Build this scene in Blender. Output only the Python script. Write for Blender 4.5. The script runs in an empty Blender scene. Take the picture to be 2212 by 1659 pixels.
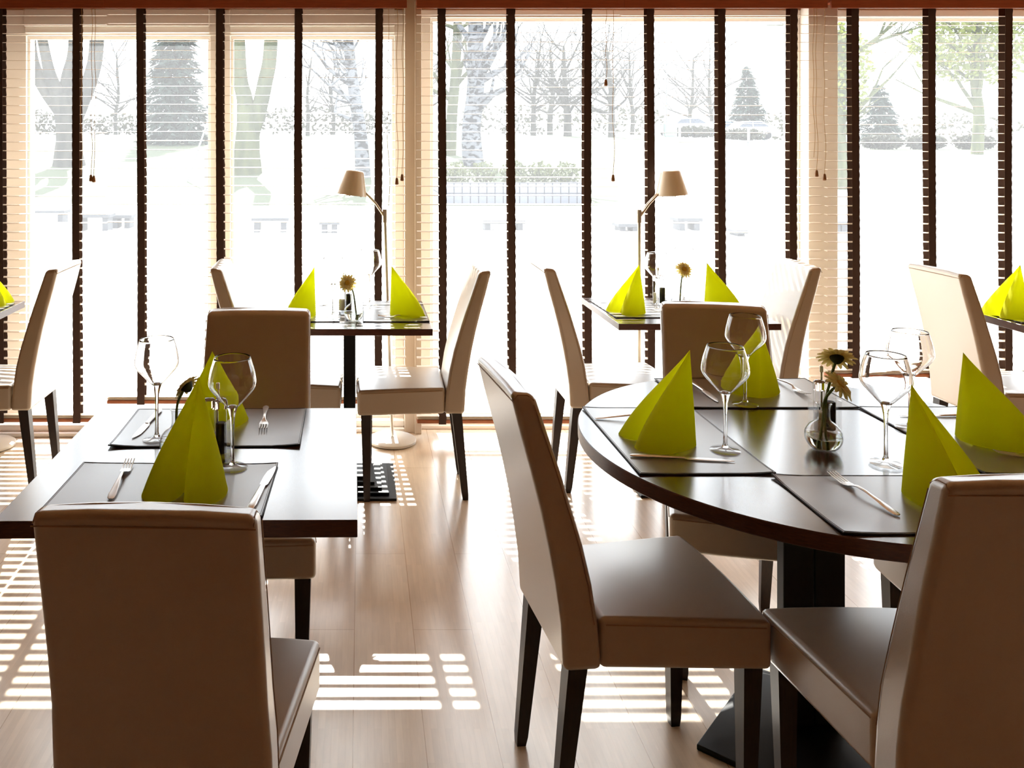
import bpy, bmesh, math, random
from mathutils import Vector, Matrix

SC = bpy.context.scene
COL = SC.collection
PI = math.pi
R = math.radians

# ------------------------------------------------------------------ camera
cam_d = bpy.data.cameras.new('camera')
cam = bpy.data.objects.new('camera', cam_d)
COL.objects.link(cam)
cam.location = (0, 0, 1.475)
cam.rotation_euler = (R(90), 0, 0)
cam_d.sensor_fit = 'HORIZONTAL'
cam_d.sensor_width = 36.0
cam_d.lens = 1851 / 2212 * 36.0
cam_d.shift_x = (1106 - 780) / 2212
cam_d.shift_y = -(829.5 - 310) / 2212
cam_d.clip_start = 0.05
cam_d.clip_end = 600
SC.camera = cam

# ------------------------------------------------------------------ sky, sun, exposure
world = bpy.data.worlds.new('sky')
SC.world = world
world.use_nodes = True
wn = world.node_tree.nodes
bg = wn['Background']
bg.inputs[0].default_value = (0.85, 0.92, 1.0, 1)
bg.inputs[1].default_value = 2.0

sun_d = bpy.data.lights.new('sun', 'SUN')
sun = bpy.data.objects.new('sun', sun_d)
COL.objects.link(sun)
sun_d.energy = 7.0
sun_d.color = (1.0, 0.965, 0.91)
sun_d.angle = R(0.3)
sun.location = (0, 20, 20)
sun.rotation_euler = Vector((0.05, -0.755, -0.656)).to_track_quat('-Z', 'Y').to_euler()

vs = SC.view_settings
vs.view_transform = 'Standard'
vs.look = 'None'
vs.gamma = 1.0
vs.use_curve_mapping = False
vs.exposure = 1.5
SC.display_settings.display_device = 'sRGB'
cy = SC.cycles
cy.max_bounces = 14
cy.diffuse_bounces = 5
cy.glossy_bounces = 5
cy.transmission_bounces = 12
cy.transparent_max_bounces = 24
cy.sample_clamp_indirect = 8.0
cy.caustics_reflective = True
cy.caustics_refractive = True
cy.blur_glossy = 0.5


# ------------------------------------------------------------------ materials
def srgb(r, g, b):
    def f(c):
        c /= 255.0
        return c / 12.92 if c <= 0.04045 else ((c + 0.055) / 1.055) ** 2.4
    return (f(r), f(g), f(b), 1)


def mat(name, col, rough=0.5, metal=0.0, spec=0.5, bump=0.0, bscale=200.0, var=0.0, vscale=8.0, coat=0.0, coat_rough=0.1,
        transl=0.0, stretch=None):
    m = bpy.data.materials.new(name)
    m.use_nodes = True
    n, l = m.node_tree.nodes, m.node_tree.links
    p = n['Principled BSDF']
    p.inputs['Base Color'].default_value = col
    p.inputs['Roughness'].default_value = rough
    p.inputs['Metallic'].default_value = metal
    p.inputs['Specular IOR Level'].default_value = spec
    p.inputs['Coat Weight'].default_value = coat
    p.inputs['Coat Roughness'].default_value = coat_rough
    p.inputs['Coat IOR'].default_value = 1.5 + 0.35 * coat
    tc = n.new('ShaderNodeTexCoord')
    mp = n.new('ShaderNodeMapping')
    l.new(tc.outputs['Object'], mp.inputs['Vector'])
    if stretch:
        mp.inputs['Scale'].default_value = stretch
    if var > 0:
        nz = n.new('ShaderNodeTexNoise')
        nz.inputs['Scale'].default_value = vscale
        nz.inputs['Detail'].default_value = 5
        l.new(mp.outputs['Vector'], nz.inputs['Vector'])
        mx = n.new('ShaderNodeMix')
        mx.data_type = 'RGBA'
        mx.inputs['A'].default_value = (col[0] * (1 - var), col[1] * (1 - var), col[2] * (1 - var), 1)
        mx.inputs['B'].default_value = (min(1, col[0] * (1 + var)), min(1, col[1] * (1 + var)), min(1, col[2] * (1 + var)), 1)
        l.new(nz.outputs['Fac'], mx.inputs['Factor'])
        l.new(mx.outputs['Result'], p.inputs['Base Color'])
    if bump > 0:
        nb = n.new('ShaderNodeTexNoise')
        nb.inputs['Scale'].default_value = bscale
        nb.inputs['Detail'].default_value = 3
        l.new(mp.outputs['Vector'], nb.inputs['Vector'])
        b = n.new('ShaderNodeBump')
        b.inputs['Strength'].default_value = bump
        b.inputs['Distance'].default_value = 0.002
        l.new(nb.outputs['Fac'], b.inputs['Height'])
        l.new(b.outputs['Normal'], p.inputs['Normal'])
    if transl > 0:
        t = n.new('ShaderNodeBsdfTranslucent')
        t.inputs['Color'].default_value = col
        ms = n.new('ShaderNodeMixShader')
        ms.inputs[0].default_value = transl
        l.new(p.outputs[0], ms.inputs[1])
        l.new(t.outputs[0], ms.inputs[2])
        l.new(ms.outputs[0], n['Material Output'].inputs['Surface'])
    return m


def clear_glass(name, tint=(1, 1, 1, 1)):
    """thin blown glass: lets light straight through, reflects by its angle"""
    m = bpy.data.materials.new(name)
    m.use_nodes = True
    n, l = m.node_tree.nodes, m.node_tree.links
    n.remove(n['Principled BSDF'])
    tr = n.new('ShaderNodeBsdfTransparent')
    gl = n.new('ShaderNodeBsdfGlossy')
    gl.inputs['Roughness'].default_value = 0.02
    lw = n.new('ShaderNodeLayerWeight')
    lw.inputs['Blend'].default_value = 0.5
    cr = n.new('ShaderNodeValToRGB')
    cr.color_ramp.elements[0].color = (0.97 * tint[0], 0.97 * tint[1], 0.97 * tint[2], 1)
    cr.color_ramp.elements[1].color = (0.58 * tint[0], 0.60 * tint[1], 0.62 * tint[2], 1)
    cr.color_ramp.elements[0].position = 0.62
    l.new(lw.outputs['Facing'], cr.inputs['Fac'])
    l.new(cr.outputs['Color'], tr.inputs['Color'])
    pw = n.new('ShaderNodeMath')
    pw.operation = 'POWER'
    pw.inputs[1].default_value = 4.0
    l.new(lw.outputs['Facing'], pw.inputs[0])
    fr = n.new('ShaderNodeMath')
    fr.operation = 'MULTIPLY_ADD'
    fr.inputs[1].default_value = 0.80
    fr.inputs[2].default_value = 0.05
    l.new(pw.outputs[0], fr.inputs[0])
    ms = n.new('ShaderNodeMixShader')
    l.new(fr.outputs[0], ms.inputs[0])
    l.new(tr.outputs[0], ms.inputs[1])
    l.new(gl.outputs[0], ms.inputs[2])
    l.new(ms.outputs[0], n['Material Output'].inputs['Surface'])
    return m


def solid_glass(name, col=(1, 1, 1, 1), ior=1.5, rough=0.0):
    m = bpy.data.materials.new(name)
    m.use_nodes = True
    n, l = m.node_tree.nodes, m.node_tree.links
    n.remove(n['Principled BSDF'])
    g = n.new('ShaderNodeBsdfGlass')
    g.inputs['Color'].default_value = col
    g.inputs['IOR'].default_value = ior
    g.inputs['Roughness'].default_value = rough
    l.new(g.outputs[0], n['Material Output'].inputs['Surface'])
    return m


def pane_glass(name, veil=0.06):
    """window pane with a translucent veil mixed in to imitate sun glare"""
    m = bpy.data.materials.new(name)
    m.use_nodes = True
    n, l = m.node_tree.nodes, m.node_tree.links
    n.remove(n['Principled BSDF'])
    tr = n.new('ShaderNodeBsdfTransparent')
    tr.inputs['Color'].default_value = (0.96, 0.98, 0.97, 1)
    tl = n.new('ShaderNodeBsdfTranslucent')
    tl.inputs['Color'].default_value = (0.95, 0.97, 1.0, 1)
    tc = n.new('ShaderNodeTexCoord')
    nz = n.new('ShaderNodeTexNoise')
    nz.inputs['Scale'].default_value = 1.3
    nz.inputs['Detail'].default_value = 4
    l.new(tc.outputs['Object'], nz.inputs['Vector'])
    mr = n.new('ShaderNodeMapRange')
    mr.inputs['To Min'].default_value = veil * 0.7
    mr.inputs['To Max'].default_value = veil * 1.3
    l.new(nz.outputs['Fac'], mr.inputs['Value'])
    ms = n.new('ShaderNodeMixShader')
    l.new(mr.outputs[0], ms.inputs[0])
    l.new(tr.outputs[0], ms.inputs[1])
    l.new(tl.outputs[0], ms.inputs[2])
    l.new(ms.outputs[0], n['Material Output'].inputs['Surface'])
    return m


def wood_floor(name):
    m = bpy.data.materials.new(name)
    m.use_nodes = True
    n, l = m.node_tree.nodes, m.node_tree.links
    p = n['Principled BSDF']
    p.inputs['Specular IOR Level'].default_value = 0.65
    p.inputs['Coat Weight'].default_value = 0.9
    p.inputs['Coat Roughness'].default_value = 0.18
    p.inputs['Coat IOR'].default_value = 1.8
    tc = n.new('ShaderNodeTexCoord')
    mp = n.new('ShaderNodeMapping')
    mp.inputs['Rotation'].default_value = (0, 0, R(90))
    mp.inputs['Location'].default_value = (0, 0.02, 0)
    l.new(tc.outputs['Object'], mp.inputs['Vector'])
    bk = n.new('ShaderNodeTexBrick')          # planks
    bk.inputs['Scale'].default_value = 1
    bk.inputs['Brick Width'].default_value = 1.3
    bk.inputs['Row Height'].default_value = 0.178
    bk.inputs['Mortar Size'].default_value = 0.0012
    bk.inputs['Color1'].default_value = srgb(248, 232, 210)
    bk.inputs['Color2'].default_value = srgb(241, 222, 198)
    bk.inputs['Mortar'].default_value = srgb(206, 180, 150)
    bk.offset = 0.37
    l.new(mp.outputs['Vector'], bk.inputs['Vector'])
    bs = n.new('ShaderNodeTexBrick')          # narrow strips inside each plank
    bs.inputs['Scale'].default_value = 1
    bs.inputs['Brick Width'].default_value = 0.24
    bs.inputs['Row Height'].default_value = 0.0178
    bs.inputs['Mortar Size'].default_value = 0.0003
    bs.inputs['Color1'].default_value = (1.04, 1.03, 1.02, 1)
    bs.inputs['Color2'].default_value = (0.95, 0.94, 0.93, 1)
    bs.inputs['Mortar'].default_value = (0.90, 0.87, 0.84, 1)
    l.new(mp.outputs['Vector'], bs.inputs['Vector'])
    mx = n.new('ShaderNodeMix')
    mx.data_type = 'RGBA'
    mx.blend_type = 'MULTIPLY'
    mx.inputs['Factor'].default_value = 1.0
    l.new(bk.outputs['Color'], mx.inputs['A'])
    l.new(bs.outputs['Color'], mx.inputs['B'])
    nz = n.new('ShaderNodeTexNoise')
    nz.inputs['Scale'].default_value = 14
    nz.inputs['Detail'].default_value = 6
    mp2 = n.new('ShaderNodeMapping')
    mp2.inputs['Scale'].default_value = (6, 0.6, 1)
    l.new(tc.outputs['Object'], mp2.inputs['Vector'])
    l.new(mp2.outputs['Vector'], nz.inputs['Vector'])
    mx2 = n.new('ShaderNodeMix')
    mx2.data_type = 'RGBA'
    mx2.blend_type = 'MULTIPLY'
    mx2.inputs['Factor'].default_value = 0.22
    l.new(mx.outputs['Result'], mx2.inputs['A'])
    l.new(nz.outputs['Fac'], mx2.inputs['B'])
    l.new(mx2.outputs['Result'], p.inputs['Base Color'])
    mr = n.new('ShaderNodeMapRange')
    mr.inputs['To Min'].default_value = 0.20
    mr.inputs['To Max'].default_value = 0.30
    l.new(nz.outputs['Fac'], mr.inputs['Value'])
    l.new(mr.outputs[0], p.inputs['Roughness'])
    b = n.new('ShaderNodeBump')
    b.inputs['Strength'].default_value = 0.12
    b.inputs['Distance'].default_value = 0.001
    l.new(bk.outputs['Fac'], b.inputs['Height'])
    b.invert = True
    l.new(b.outputs['Normal'], p.inputs['Normal'])
    return m


def grain_wood(name, c1, c2, rough, axis_scale, spec=0.5, coat=0.0):
    m = bpy.data.materials.new(name)
    m.use_nodes = True
    n, l = m.node_tree.nodes, m.node_tree.links
    p = n['Principled BSDF']
    p.inputs['Roughness'].default_value = rough
    p.inputs['Specular IOR Level'].default_value = spec
    p.inputs['Coat Weight'].default_value = coat
    p.inputs['Coat Roughness'].default_value = 0.2
    p.inputs['Coat IOR'].default_value = 1.5 + 0.6 * coat
    tc = n.new('ShaderNodeTexCoord')
    mp = n.new('ShaderNodeMapping')
    mp.inputs['Scale'].default_value = axis_scale
    l.new(tc.outputs['Object'], mp.inputs['Vector'])
    nz = n.new('ShaderNodeTexNoise')
    nz.inputs['Scale'].default_value = 18
    nz.inputs['Detail'].default_value = 7
    nz.inputs['Distortion'].default_value = 0.6
    l.new(mp.outputs['Vector'], nz.inputs['Vector'])
    cr = n.new('ShaderNodeValToRGB')
    cr.color_ramp.elements[0].position = 0.35
    cr.color_ramp.elements[0].color = c1
    cr.color_ramp.elements[1].position = 0.68
    cr.color_ramp.elements[1].color = c2
    l.new(nz.outputs['Fac'], cr.inputs['Fac'])
    l.new(cr.outputs['Color'], p.inputs['Base Color'])
    return m


def bark(name, c1, c2, scale, stretch=(1, 1, 0.25), pos=(0.4, 0.62)):
    m = grain_wood(name, c1, c2, 0.9, stretch, 0.1)
    n = m.node_tree.nodes
    for x in n:
        if x.type == 'TEX_NOISE':
            x.inputs['Scale'].default_value = scale
        if x.type == 'VALTORGB':
            x.color_ramp.elements[0].position, x.color_ramp.elements[1].position = pos
    return m


def tiles(name, c1, mortar, w, h, ms):
    m = bpy.data.materials.new(name)
    m.use_nodes = True
    n, l = m.node_tree.nodes, m.node_tree.links
    p = n['Principled BSDF']
    p.inputs['Roughness'].default_value = 0.85
    tc = n.new('ShaderNodeTexCoord')
    mp = n.new('ShaderNodeMapping')
    mp.inputs['Rotation'].default_value = (R(90), 0, 0)
    l.new(tc.outputs['Object'], mp.inputs['Vector'])
    bk = n.new('ShaderNodeTexBrick')
    bk.offset = 0
    bk.inputs['Scale'].default_value = 1
    bk.inputs['Brick Width'].default_value = w
    bk.inputs['Row Height'].default_value = h
    bk.inputs['Mortar Size'].default_value = ms
    bk.inputs['Color1'].default_value = c1
    bk.inputs['Color2'].default_value = (c1[0] * 0.9, c1[1] * 0.9, c1[2] * 0.9, 1)
    bk.inputs['Mortar'].default_value = mortar
    l.new(mp.outputs['Vector'], bk.inputs['Vector'])
    l.new(bk.outputs['Color'], p.inputs['Base Color'])
    return m


M = {}
M['leather'] = mat('beige_leather', srgb(186, 166, 140), 0.36, bump=0.10, bscale=420, var=0.04, vscale=5, spec=0.6, coat=1.0, coat_rough=0.30)
M['thread'] = mat('beige_thread', srgb(168, 140, 110), 0.7)
M['leg'] = grain_wood('dark_leg_wood', srgb(30, 19, 15), srgb(46, 28, 20), 0.4, (20, 20, 1.5))
M['top'] = grain_wood('dark_table_wood', srgb(52, 27, 17), srgb(78, 42, 25), 0.24, (1, 14, 1), 0.7, 1.0)
M['top_round'] = grain_wood('dark_round_table_wood', srgb(54, 29, 18), srgb(80, 44, 26), 0.22, (14, 1, 1), 0.65, 0.8)
M['edge'] = grain_wood('table_edge_wood', srgb(66, 33, 22), srgb(96, 52, 34), 0.35, (3, 3, 40))
M['black'] = mat('black_metal', srgb(13, 13, 15), 0.5, 0.0, 0.3, var=0.1)
M['mat'] = mat('grey_brown_leather', srgb(122, 115, 109), 0.36, bump=0.10, bscale=600, var=0.06, vscale=30, spec=0.6, coat=0.8, coat_rough=0.28)
M['mat_edge'] = mat('dark_stitched_edge', srgb(34, 27, 26), 0.6)
M['napkin'] = mat('lime_paper', srgb(244, 248, 66), 0.85, spec=0.15, bump=0.05, bscale=900, transl=0.75)
M['steel'] = mat('brushed_steel', (0.82, 0.81, 0.79, 1), 0.32, 1.0)
M['chrome'] = mat('chrome', (0.8, 0.8, 0.8, 1), 0.08, 1.0)
M['glass'] = clear_glass('thin_clear_glass')
M['glass_solid'] = solid_glass('solid_clear_glass')
M['water'] = solid_glass('water', (0.97, 1.0, 0.95, 1), 1.33)
M['pepper'] = mat('pepper_grains', srgb(34, 27, 22), 0.7, bump=0.8, bscale=260, var=0.6, vscale=300)
M['salt'] = mat('salt_grains', srgb(235, 232, 226), 0.7, bump=0.5, bscale=300)
M['petal'] = mat('cream_petal', srgb(250, 240, 192), 0.6, transl=0.5, spec=0.2)
M['petal_heart'] = mat('yellow_flower_heart', srgb(206, 170, 52), 0.8, bump=0.6, bscale=400)
M['calyx'] = mat('dark_green_calyx', srgb(50, 62, 28), 0.7)
M['stem'] = mat('green_stem', srgb(98, 118, 52), 0.55)
M['slat'] = grain_wood('pale_slat_wood', srgb(222, 206, 186), srgb(234, 220, 202), 0.5, (1, 30, 30))
M['tape'] = mat('dark_brown_tape', srgb(74, 58, 52), 0.9, spec=0.1, bump=0.2, bscale=700)
M['valance'] = grain_wood('red_brown_valance_wood', srgb(136, 62, 30), srgb(158, 78, 42), 0.4, (0.8, 20, 20))
M['rail'] = grain_wood('red_brown_rail_wood', srgb(150, 84, 50), srgb(176, 106, 66), 0.45, (0.8, 20, 20))
M['cord'] = mat('tan_cord', srgb(180, 146, 96), 0.8)
M['toggle'] = mat('brown_toggle_wood', srgb(132, 84, 36), 0.5)
M['lamp'] = mat('beige_lamp_lacquer', srgb(236, 224, 204), 0.22, spec=0.6)
M['lamp_metal'] = mat('satin_lamp_metal', (0.74, 0.70, 0.62, 1), 0.30, 0.9)
M['lamp_base'] = mat('pale_lamp_base', srgb(226, 222, 214), 0.35)
M['frame'] = mat('cream_window_frame', srgb(246, 240, 232), 0.45)
M['frame_grey'] = mat('grey_window_seal', srgb(120, 118, 110), 0.6)
M['post'] = mat('tan_post_paint', srgb(222, 206, 186), 0.5)
M['wall'] = mat('brown_wall_paint', srgb(150, 102, 66), 0.9, var=0.03)
M['ceil'] = mat('ceiling_paint', srgb(182, 142, 104), 0.9)
M['floor'] = wood_floor('bamboo_parquet')
M['pane'] = pane_glass('veiled_window_glass', 0.055)  # milky share added to the glass so the view washes out like glare
M['paving'] = mat('pale_paving', srgb(206, 203, 198), 0.9, var=0.06, vscale=1.5)
M['grass'] = mat('dry_lawn', srgb(46, 54, 20), 0.95, var=0.25, vscale=0.8, bump=0.3, bscale=20)
M['asphalt'] = mat('pale_asphalt', srgb(190, 190, 190), 0.9, var=0.05)
M['bark'] = bark('grey_brown_bark', srgb(52, 51, 47), srgb(68, 66, 60), 4)
M['bark_green'] = bark('mossy_bark', srgb(60, 64, 44), srgb(76, 79, 54), 4)
M['birch'] = bark('birch_bark', srgb(30, 31, 34), srgb(96, 98, 102), 3.5, (1, 1, 2.2), (0.44, 0.52))
M['needle'] = mat('conifer_needles', srgb(26, 44, 34), 0.8, var=0.35, vscale=3, transl=0.15)
M['leaf'] = mat('spring_leaves', srgb(96, 104, 44), 0.7, var=0.3, vscale=2, transl=0.5)
M['shrub'] = mat('olive_shrub_leaves', srgb(64, 70, 34), 0.7, var=0.35, vscale=4, transl=0.3)
M['hedge'] = mat('brown_green_hedge', srgb(62, 62, 48), 0.8, var=0.35, vscale=4, transl=0.2)
M['planter'] = tiles('grey_wall_tiles', srgb(100, 103, 112), srgb(30, 30, 36), 0.2, 0.26, 0.012)
M['stone'] = mat('grey_stone', srgb(66, 67, 70), 0.85, var=0.12, vscale=6)
M['car_white'] = mat('white_car_paint', srgb(225, 228, 232), 0.25, coat=0.6)
M['car_blue'] = mat('blue_car_paint', srgb(52, 78, 140), 0.25, coat=0.6)
M['car_glass'] = mat('dark_car_glass', srgb(40, 48, 60), 0.1)
M['tyre'] = mat('black_tyre', srgb(24, 24, 24), 0.8)
M['pole'] = mat('grey_galvanised_pole', srgb(120, 124, 126), 0.5, 0.4)
M['bin'] = mat('grey_green_bin', srgb(92, 110, 100), 0.6)


# ------------------------------------------------------------------ mesh helpers
def bx(bm, x0, x1, y0, y1, z0, z1):
    v = [bm.verts.new(p) for p in ((x0, y0, z0), (x1, y0, z0), (x1, y1, z0), (x0, y1, z0),
                                   (x0, y0, z1), (x1, y0, z1), (x1, y1, z1), (x0, y1, z1))]
    for f in ((0, 3, 2, 1), (4, 5, 6, 7), (0, 1, 5, 4), (1, 2, 6, 5), (2, 3, 7, 6), (3, 0, 4, 7)):
        bm.faces.new([v[i] for i in f])
    return v


def loft(bm, rings, close=True, caps=True):
    rows = [[bm.verts.new(p) for p in r] for r in rings]
    n = len(rows[0])
    for a, b in zip(rows, rows[1:]):
        for i in range(n if close else n - 1):
            j = (i + 1) % n
            bm.faces.new((a[i], a[j], b[j], b[i]))
    if caps and close:
        bm.faces.new(list(reversed(rows[0])))
        bm.faces.new(rows[-1])
    return rows


def lathe(bm, prof, seg=32, c=(0, 0, 0), cap0=False, cap1=False):
    rings = []
    for r, z in prof:
        rings.append([Vector((c[0] + max(r, 1e-4) * math.cos(2 * PI * i / seg), c[1] + max(r, 1e-4) * math.sin(2 * PI * i / seg), c[2] + z))
                      for i in range(seg)])
    rows = loft(bm, rings, True, False)
    if cap0:
        bm.faces.new(list(reversed(rows[0])))
    if cap1:
        bm.faces.new(rows[-1])


def tube(bm, pts, rad, seg=8, caps=True):
    pts = [Vector(p) for p in pts]
    rads = rad if isinstance(rad, (list, tuple)) else [rad] * len(pts)
    rings = []
    up = None
    for i, p in enumerate(pts):
        t = (pts[min(i + 1, len(pts) - 1)] - pts[max(i - 1, 0)])
        if t.length < 1e-9:
            t = Vector((0, 0, 1))
        t.normalize()
        if up is None:
            up = Vector((0, 1, 0)) if abs(t.y) < 0.9 else Vector((1, 0, 0))
        a = t.cross(up)
        if a.length < 1e-6:
            up = Vector((1, 0, 0)) if abs(t.x) < 0.9 else Vector((0, 0, 1))
            a = t.cross(up)
        a.normalize()
        b = t.cross(a)
        up = -b if b.length > 0 else up
        up = a.cross(t)
        rings.append([p + a * rads[i] * math.cos(2 * PI * k / seg) + b * rads[i] * math.sin(2 * PI * k / seg) for k in range(seg)])
    loft(bm, rings, True, caps)


def obj(name, bm, m, parent=None, smooth=True, bevel=0.0, bseg=3, sub=0, solid=0.0, angle=40, label=None, loc=None):
    me = bpy.data.meshes.new(name)
    bmesh.ops.recalc_face_normals(bm, faces=bm.faces[:])
    if smooth:
        for f in bm.faces:
            f.smooth = True
        for e in bm.edges:
            if len(e.link_faces) == 2 and e.calc_face_angle(0) > R(angle):
                e.smooth = False
    bm.to_mesh(me)
    bm.free()
    for mm in (m if isinstance(m, (list, tuple)) else [m]):
        me.materials.append(mm)
    o = bpy.data.objects.new(name, me)
    COL.objects.link(o)
    if parent:
        o.parent = parent
    if loc:
        o.location = loc
    if solid:
        s = o.modifiers.new('thickness', 'SOLIDIFY')
        s.thickness = solid
        s.offset = 0
    if bevel:
        b = o.modifiers.new('bevel', 'BEVEL')
        b.width = bevel
        b.segments = bseg
        b.limit_method = 'ANGLE'
        b.angle_limit = R(35)
        b.harden_normals = True
        for e in me.edges:
            e.use_edge_sharp = False
    if sub:
        s = o.modifiers.new('subsurf', 'SUBSURF')
        s.levels = s.render_levels = sub
    if label:
        o['label'] = label
    return o


def tag(o, label, cat, group=None):
    o['label'] = label
    o['category'] = cat
    if group:
        o['group'] = group
    return o


def thing(name, label, cat, loc=(0, 0, 0), rz=0.0, group=None):
    o = bpy.data.objects.new(name, None)
    o.empty_display_size = 0.05
    COL.objects.link(o)
    o.location = loc
    o.rotation_euler = (0, 0, rz)
    return tag(o, label, cat, group)


def struct(name, bm, m, **k):
    o = obj(name, bm, m, **k)
    o['kind'] = 'structure'
    return o


def kids(o):
    return [c for c in bpy.data.objects if c.parent == o]


def dup(root, label, loc, rz=0.0, group=None):
    r = root.copy()
    COL.objects.link(r)
    r.location = loc
    r.rotation_euler = (0, 0, rz)
    r['label'] = label
    if group:
        r['group'] = group
    for ch in kids(root):
        c = ch.copy()
        COL.objects.link(c)
        c.parent = r
        for g in kids(ch):
            d = g.copy()
            COL.objects.link(d)
            d.parent = c
    return r


BM = bmesh.new
random.seed(7)

# ------------------------------------------------------------------ room shell
XL, XR, YB, ZC = -4.6, 5.6, -4.6, 2.62
YW = 4.60                                   # inner face of the window wall above the heads
bm = BM(); bx(bm, XL, XR, YB, 4.62, -0.08, 0.0)
struct('floor', bm, M['floor'], smooth=False)
bm = BM(); bx(bm, XL, XR, YB, 4.62, ZC, ZC + 0.1)
struct('ceiling', bm, M['ceil'], smooth=False)
bm = BM(); bx(bm, XL - 0.1, XL, YB, 4.62, -0.08, ZC + 0.1)
struct('wall_left', bm, M['wall'], smooth=False)
bm = BM(); bx(bm, XR, XR + 0.1, YB, 4.62, -0.08, ZC + 0.1)
struct('wall_right', bm, M['wall'], smooth=False)
bm = BM(); bx(bm, XL - 0.1, XR + 0.1, YB - 0.1, YB, -0.08, ZC + 0.1)
struct('wall_back', bm, M['wall'], smooth=False)
bm = BM()
bx(bm, XL - 0.1, XR + 0.1, 4.44, 4.66, 2.17, ZC + 0.1)     # lintel over the glazing
bx(bm, XL - 0.1, -2.05, 4.44, 4.62, -0.08, 2.17)
bx(bm, 4.70, XR + 0.1, 4.44, 4.62, -0.08, 2.17)
struct('wall_front', bm, M['wall'], smooth=False)


# ------------------------------------------------------------------ windows
def wx(px, d=4.47):
    return (px - 780) * d / 1851


def window(name, x0, x1, gx0, gx1, ztop, zhead, sill_y, sill_h, head_steps):
    w = bpy.data.objects.new(name, None)
    COL.objects.link(w)
    w.location = ((x0 + x1) / 2, 4.5, 0)
    w['kind'] = 'structure'
    cx = (x0 + x1) / 2
    bm = BM()
    y0, y1 = -0.05, 0.07
    bx(bm, x0 - cx, gx0 - cx, y0, y1, 0.02, zhead)
    bx(bm, gx1 - cx, x1 - cx, y0, y1, 0.02, zhead)
    bx(bm, gx0 - cx, gx1 - cx, y0, y1, 0.02, 0.075)
    bx(bm, x0 - cx, x1 - cx, y0 - 0.004, y1, ztop, zhead)
    bx(bm, gx0 - cx, gx1 - cx, y0 + 0.02, y0 + 0.035, ztop - 0.018, ztop)          # glazing bead
    bx(bm, gx0 - cx, gx0 - cx + 0.014, y0 + 0.02, y0 + 0.035, 0.075, ztop - 0.018)
    bx(bm, gx1 - cx - 0.014, gx1 - cx, y0 + 0.02, y0 + 0.035, 0.075, ztop - 0.018)
    obj('window_frame', bm, M['frame'], w, bevel=0.004, bseg=2)
    bm = BM()
    bx(bm, gx0 - cx - 0.01, gx1 - cx + 0.01, 0.012, 0.018, 0.07, ztop + 0.01)
    # one sheet of glass: a single face
    bm.clear()
    v = [bm.verts.new(p) for p in ((gx0 - cx - 0.005, 0.015, 0.07), (gx1 - cx + 0.005, 0.015, 0.07),
                                   (gx1 - cx + 0.005, 0.015, ztop + 0.005), (gx0 - cx - 0.005, 0.015, ztop + 0.005))]
    bm.faces.new(v)
    obj('glass_pane', bm, M['pane'], w, smooth=False)
    if head_steps:
        bm = BM()
        bx(bm, gx0 - cx, gx1 - cx, y0 - 0.035, y0, ztop + 0.045, zhead)
        bx(bm, gx0 - cx, gx1 - cx, y0 - 0.02, y0, ztop + 0.012, ztop + 0.045)
        obj('roller_box', bm, M['frame'], w, bevel=0.004, bseg=2)
    bm = BM()
    bx(bm, x0 - cx, x1 - cx, sill_y - 4.5, 0.09, 0.0, 0.020)
    bx(bm, x0 - cx, x1 - cx, sill_y - 4.5 + 0.03, 0.09, 0.020, sill_h)
    obj('window_sill', bm, M['frame'], w, bevel=0.005, bseg=2)
    return w


window('window_1', wx(8), wx(470), wx(60), wx(455), 2.035, 2.17, 4.30, 0.052, True)
window('window_2', wx(482), wx(872), wx(499), wx(852), 2.035, 2.17, 4.37, 0.052, True)
window('window_3', wx(905), wx(1724), wx(930), wx(1712), 2.128, 2.17, 4.42, 0.052, False)
window('window_4', wx(1786), wx(2700), wx(1800), wx(2680), 2.128, 2.17, 4.42, 0.052, False)

bm = BM()
bx(bm, wx(872), wx(905), 4.365, 4.60, 0, 2.30)
bx(bm, wx(893), wx(907), 4.345, 4.365, 0, 2.20)
struct('trim_1', bm, M['post'], bevel=0.003, bseg=2)
bm = BM()
bx(bm, wx(1724), wx(1786), 4.365, 4.60, 0, 2.30)
struct('trim_2', bm, M['frame'], bevel=0.003, bseg=2)
bm = BM()
bx(bm, wx(470), wx(482), 4.44, 4.60, 0, 2.17)
struct('trim_3', bm, M['post'], bevel=0.003, bseg=2)


# ------------------------------------------------------------------ blinds
def bpx(px):
    return (px - 780) * 4.305 / 1851


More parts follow.
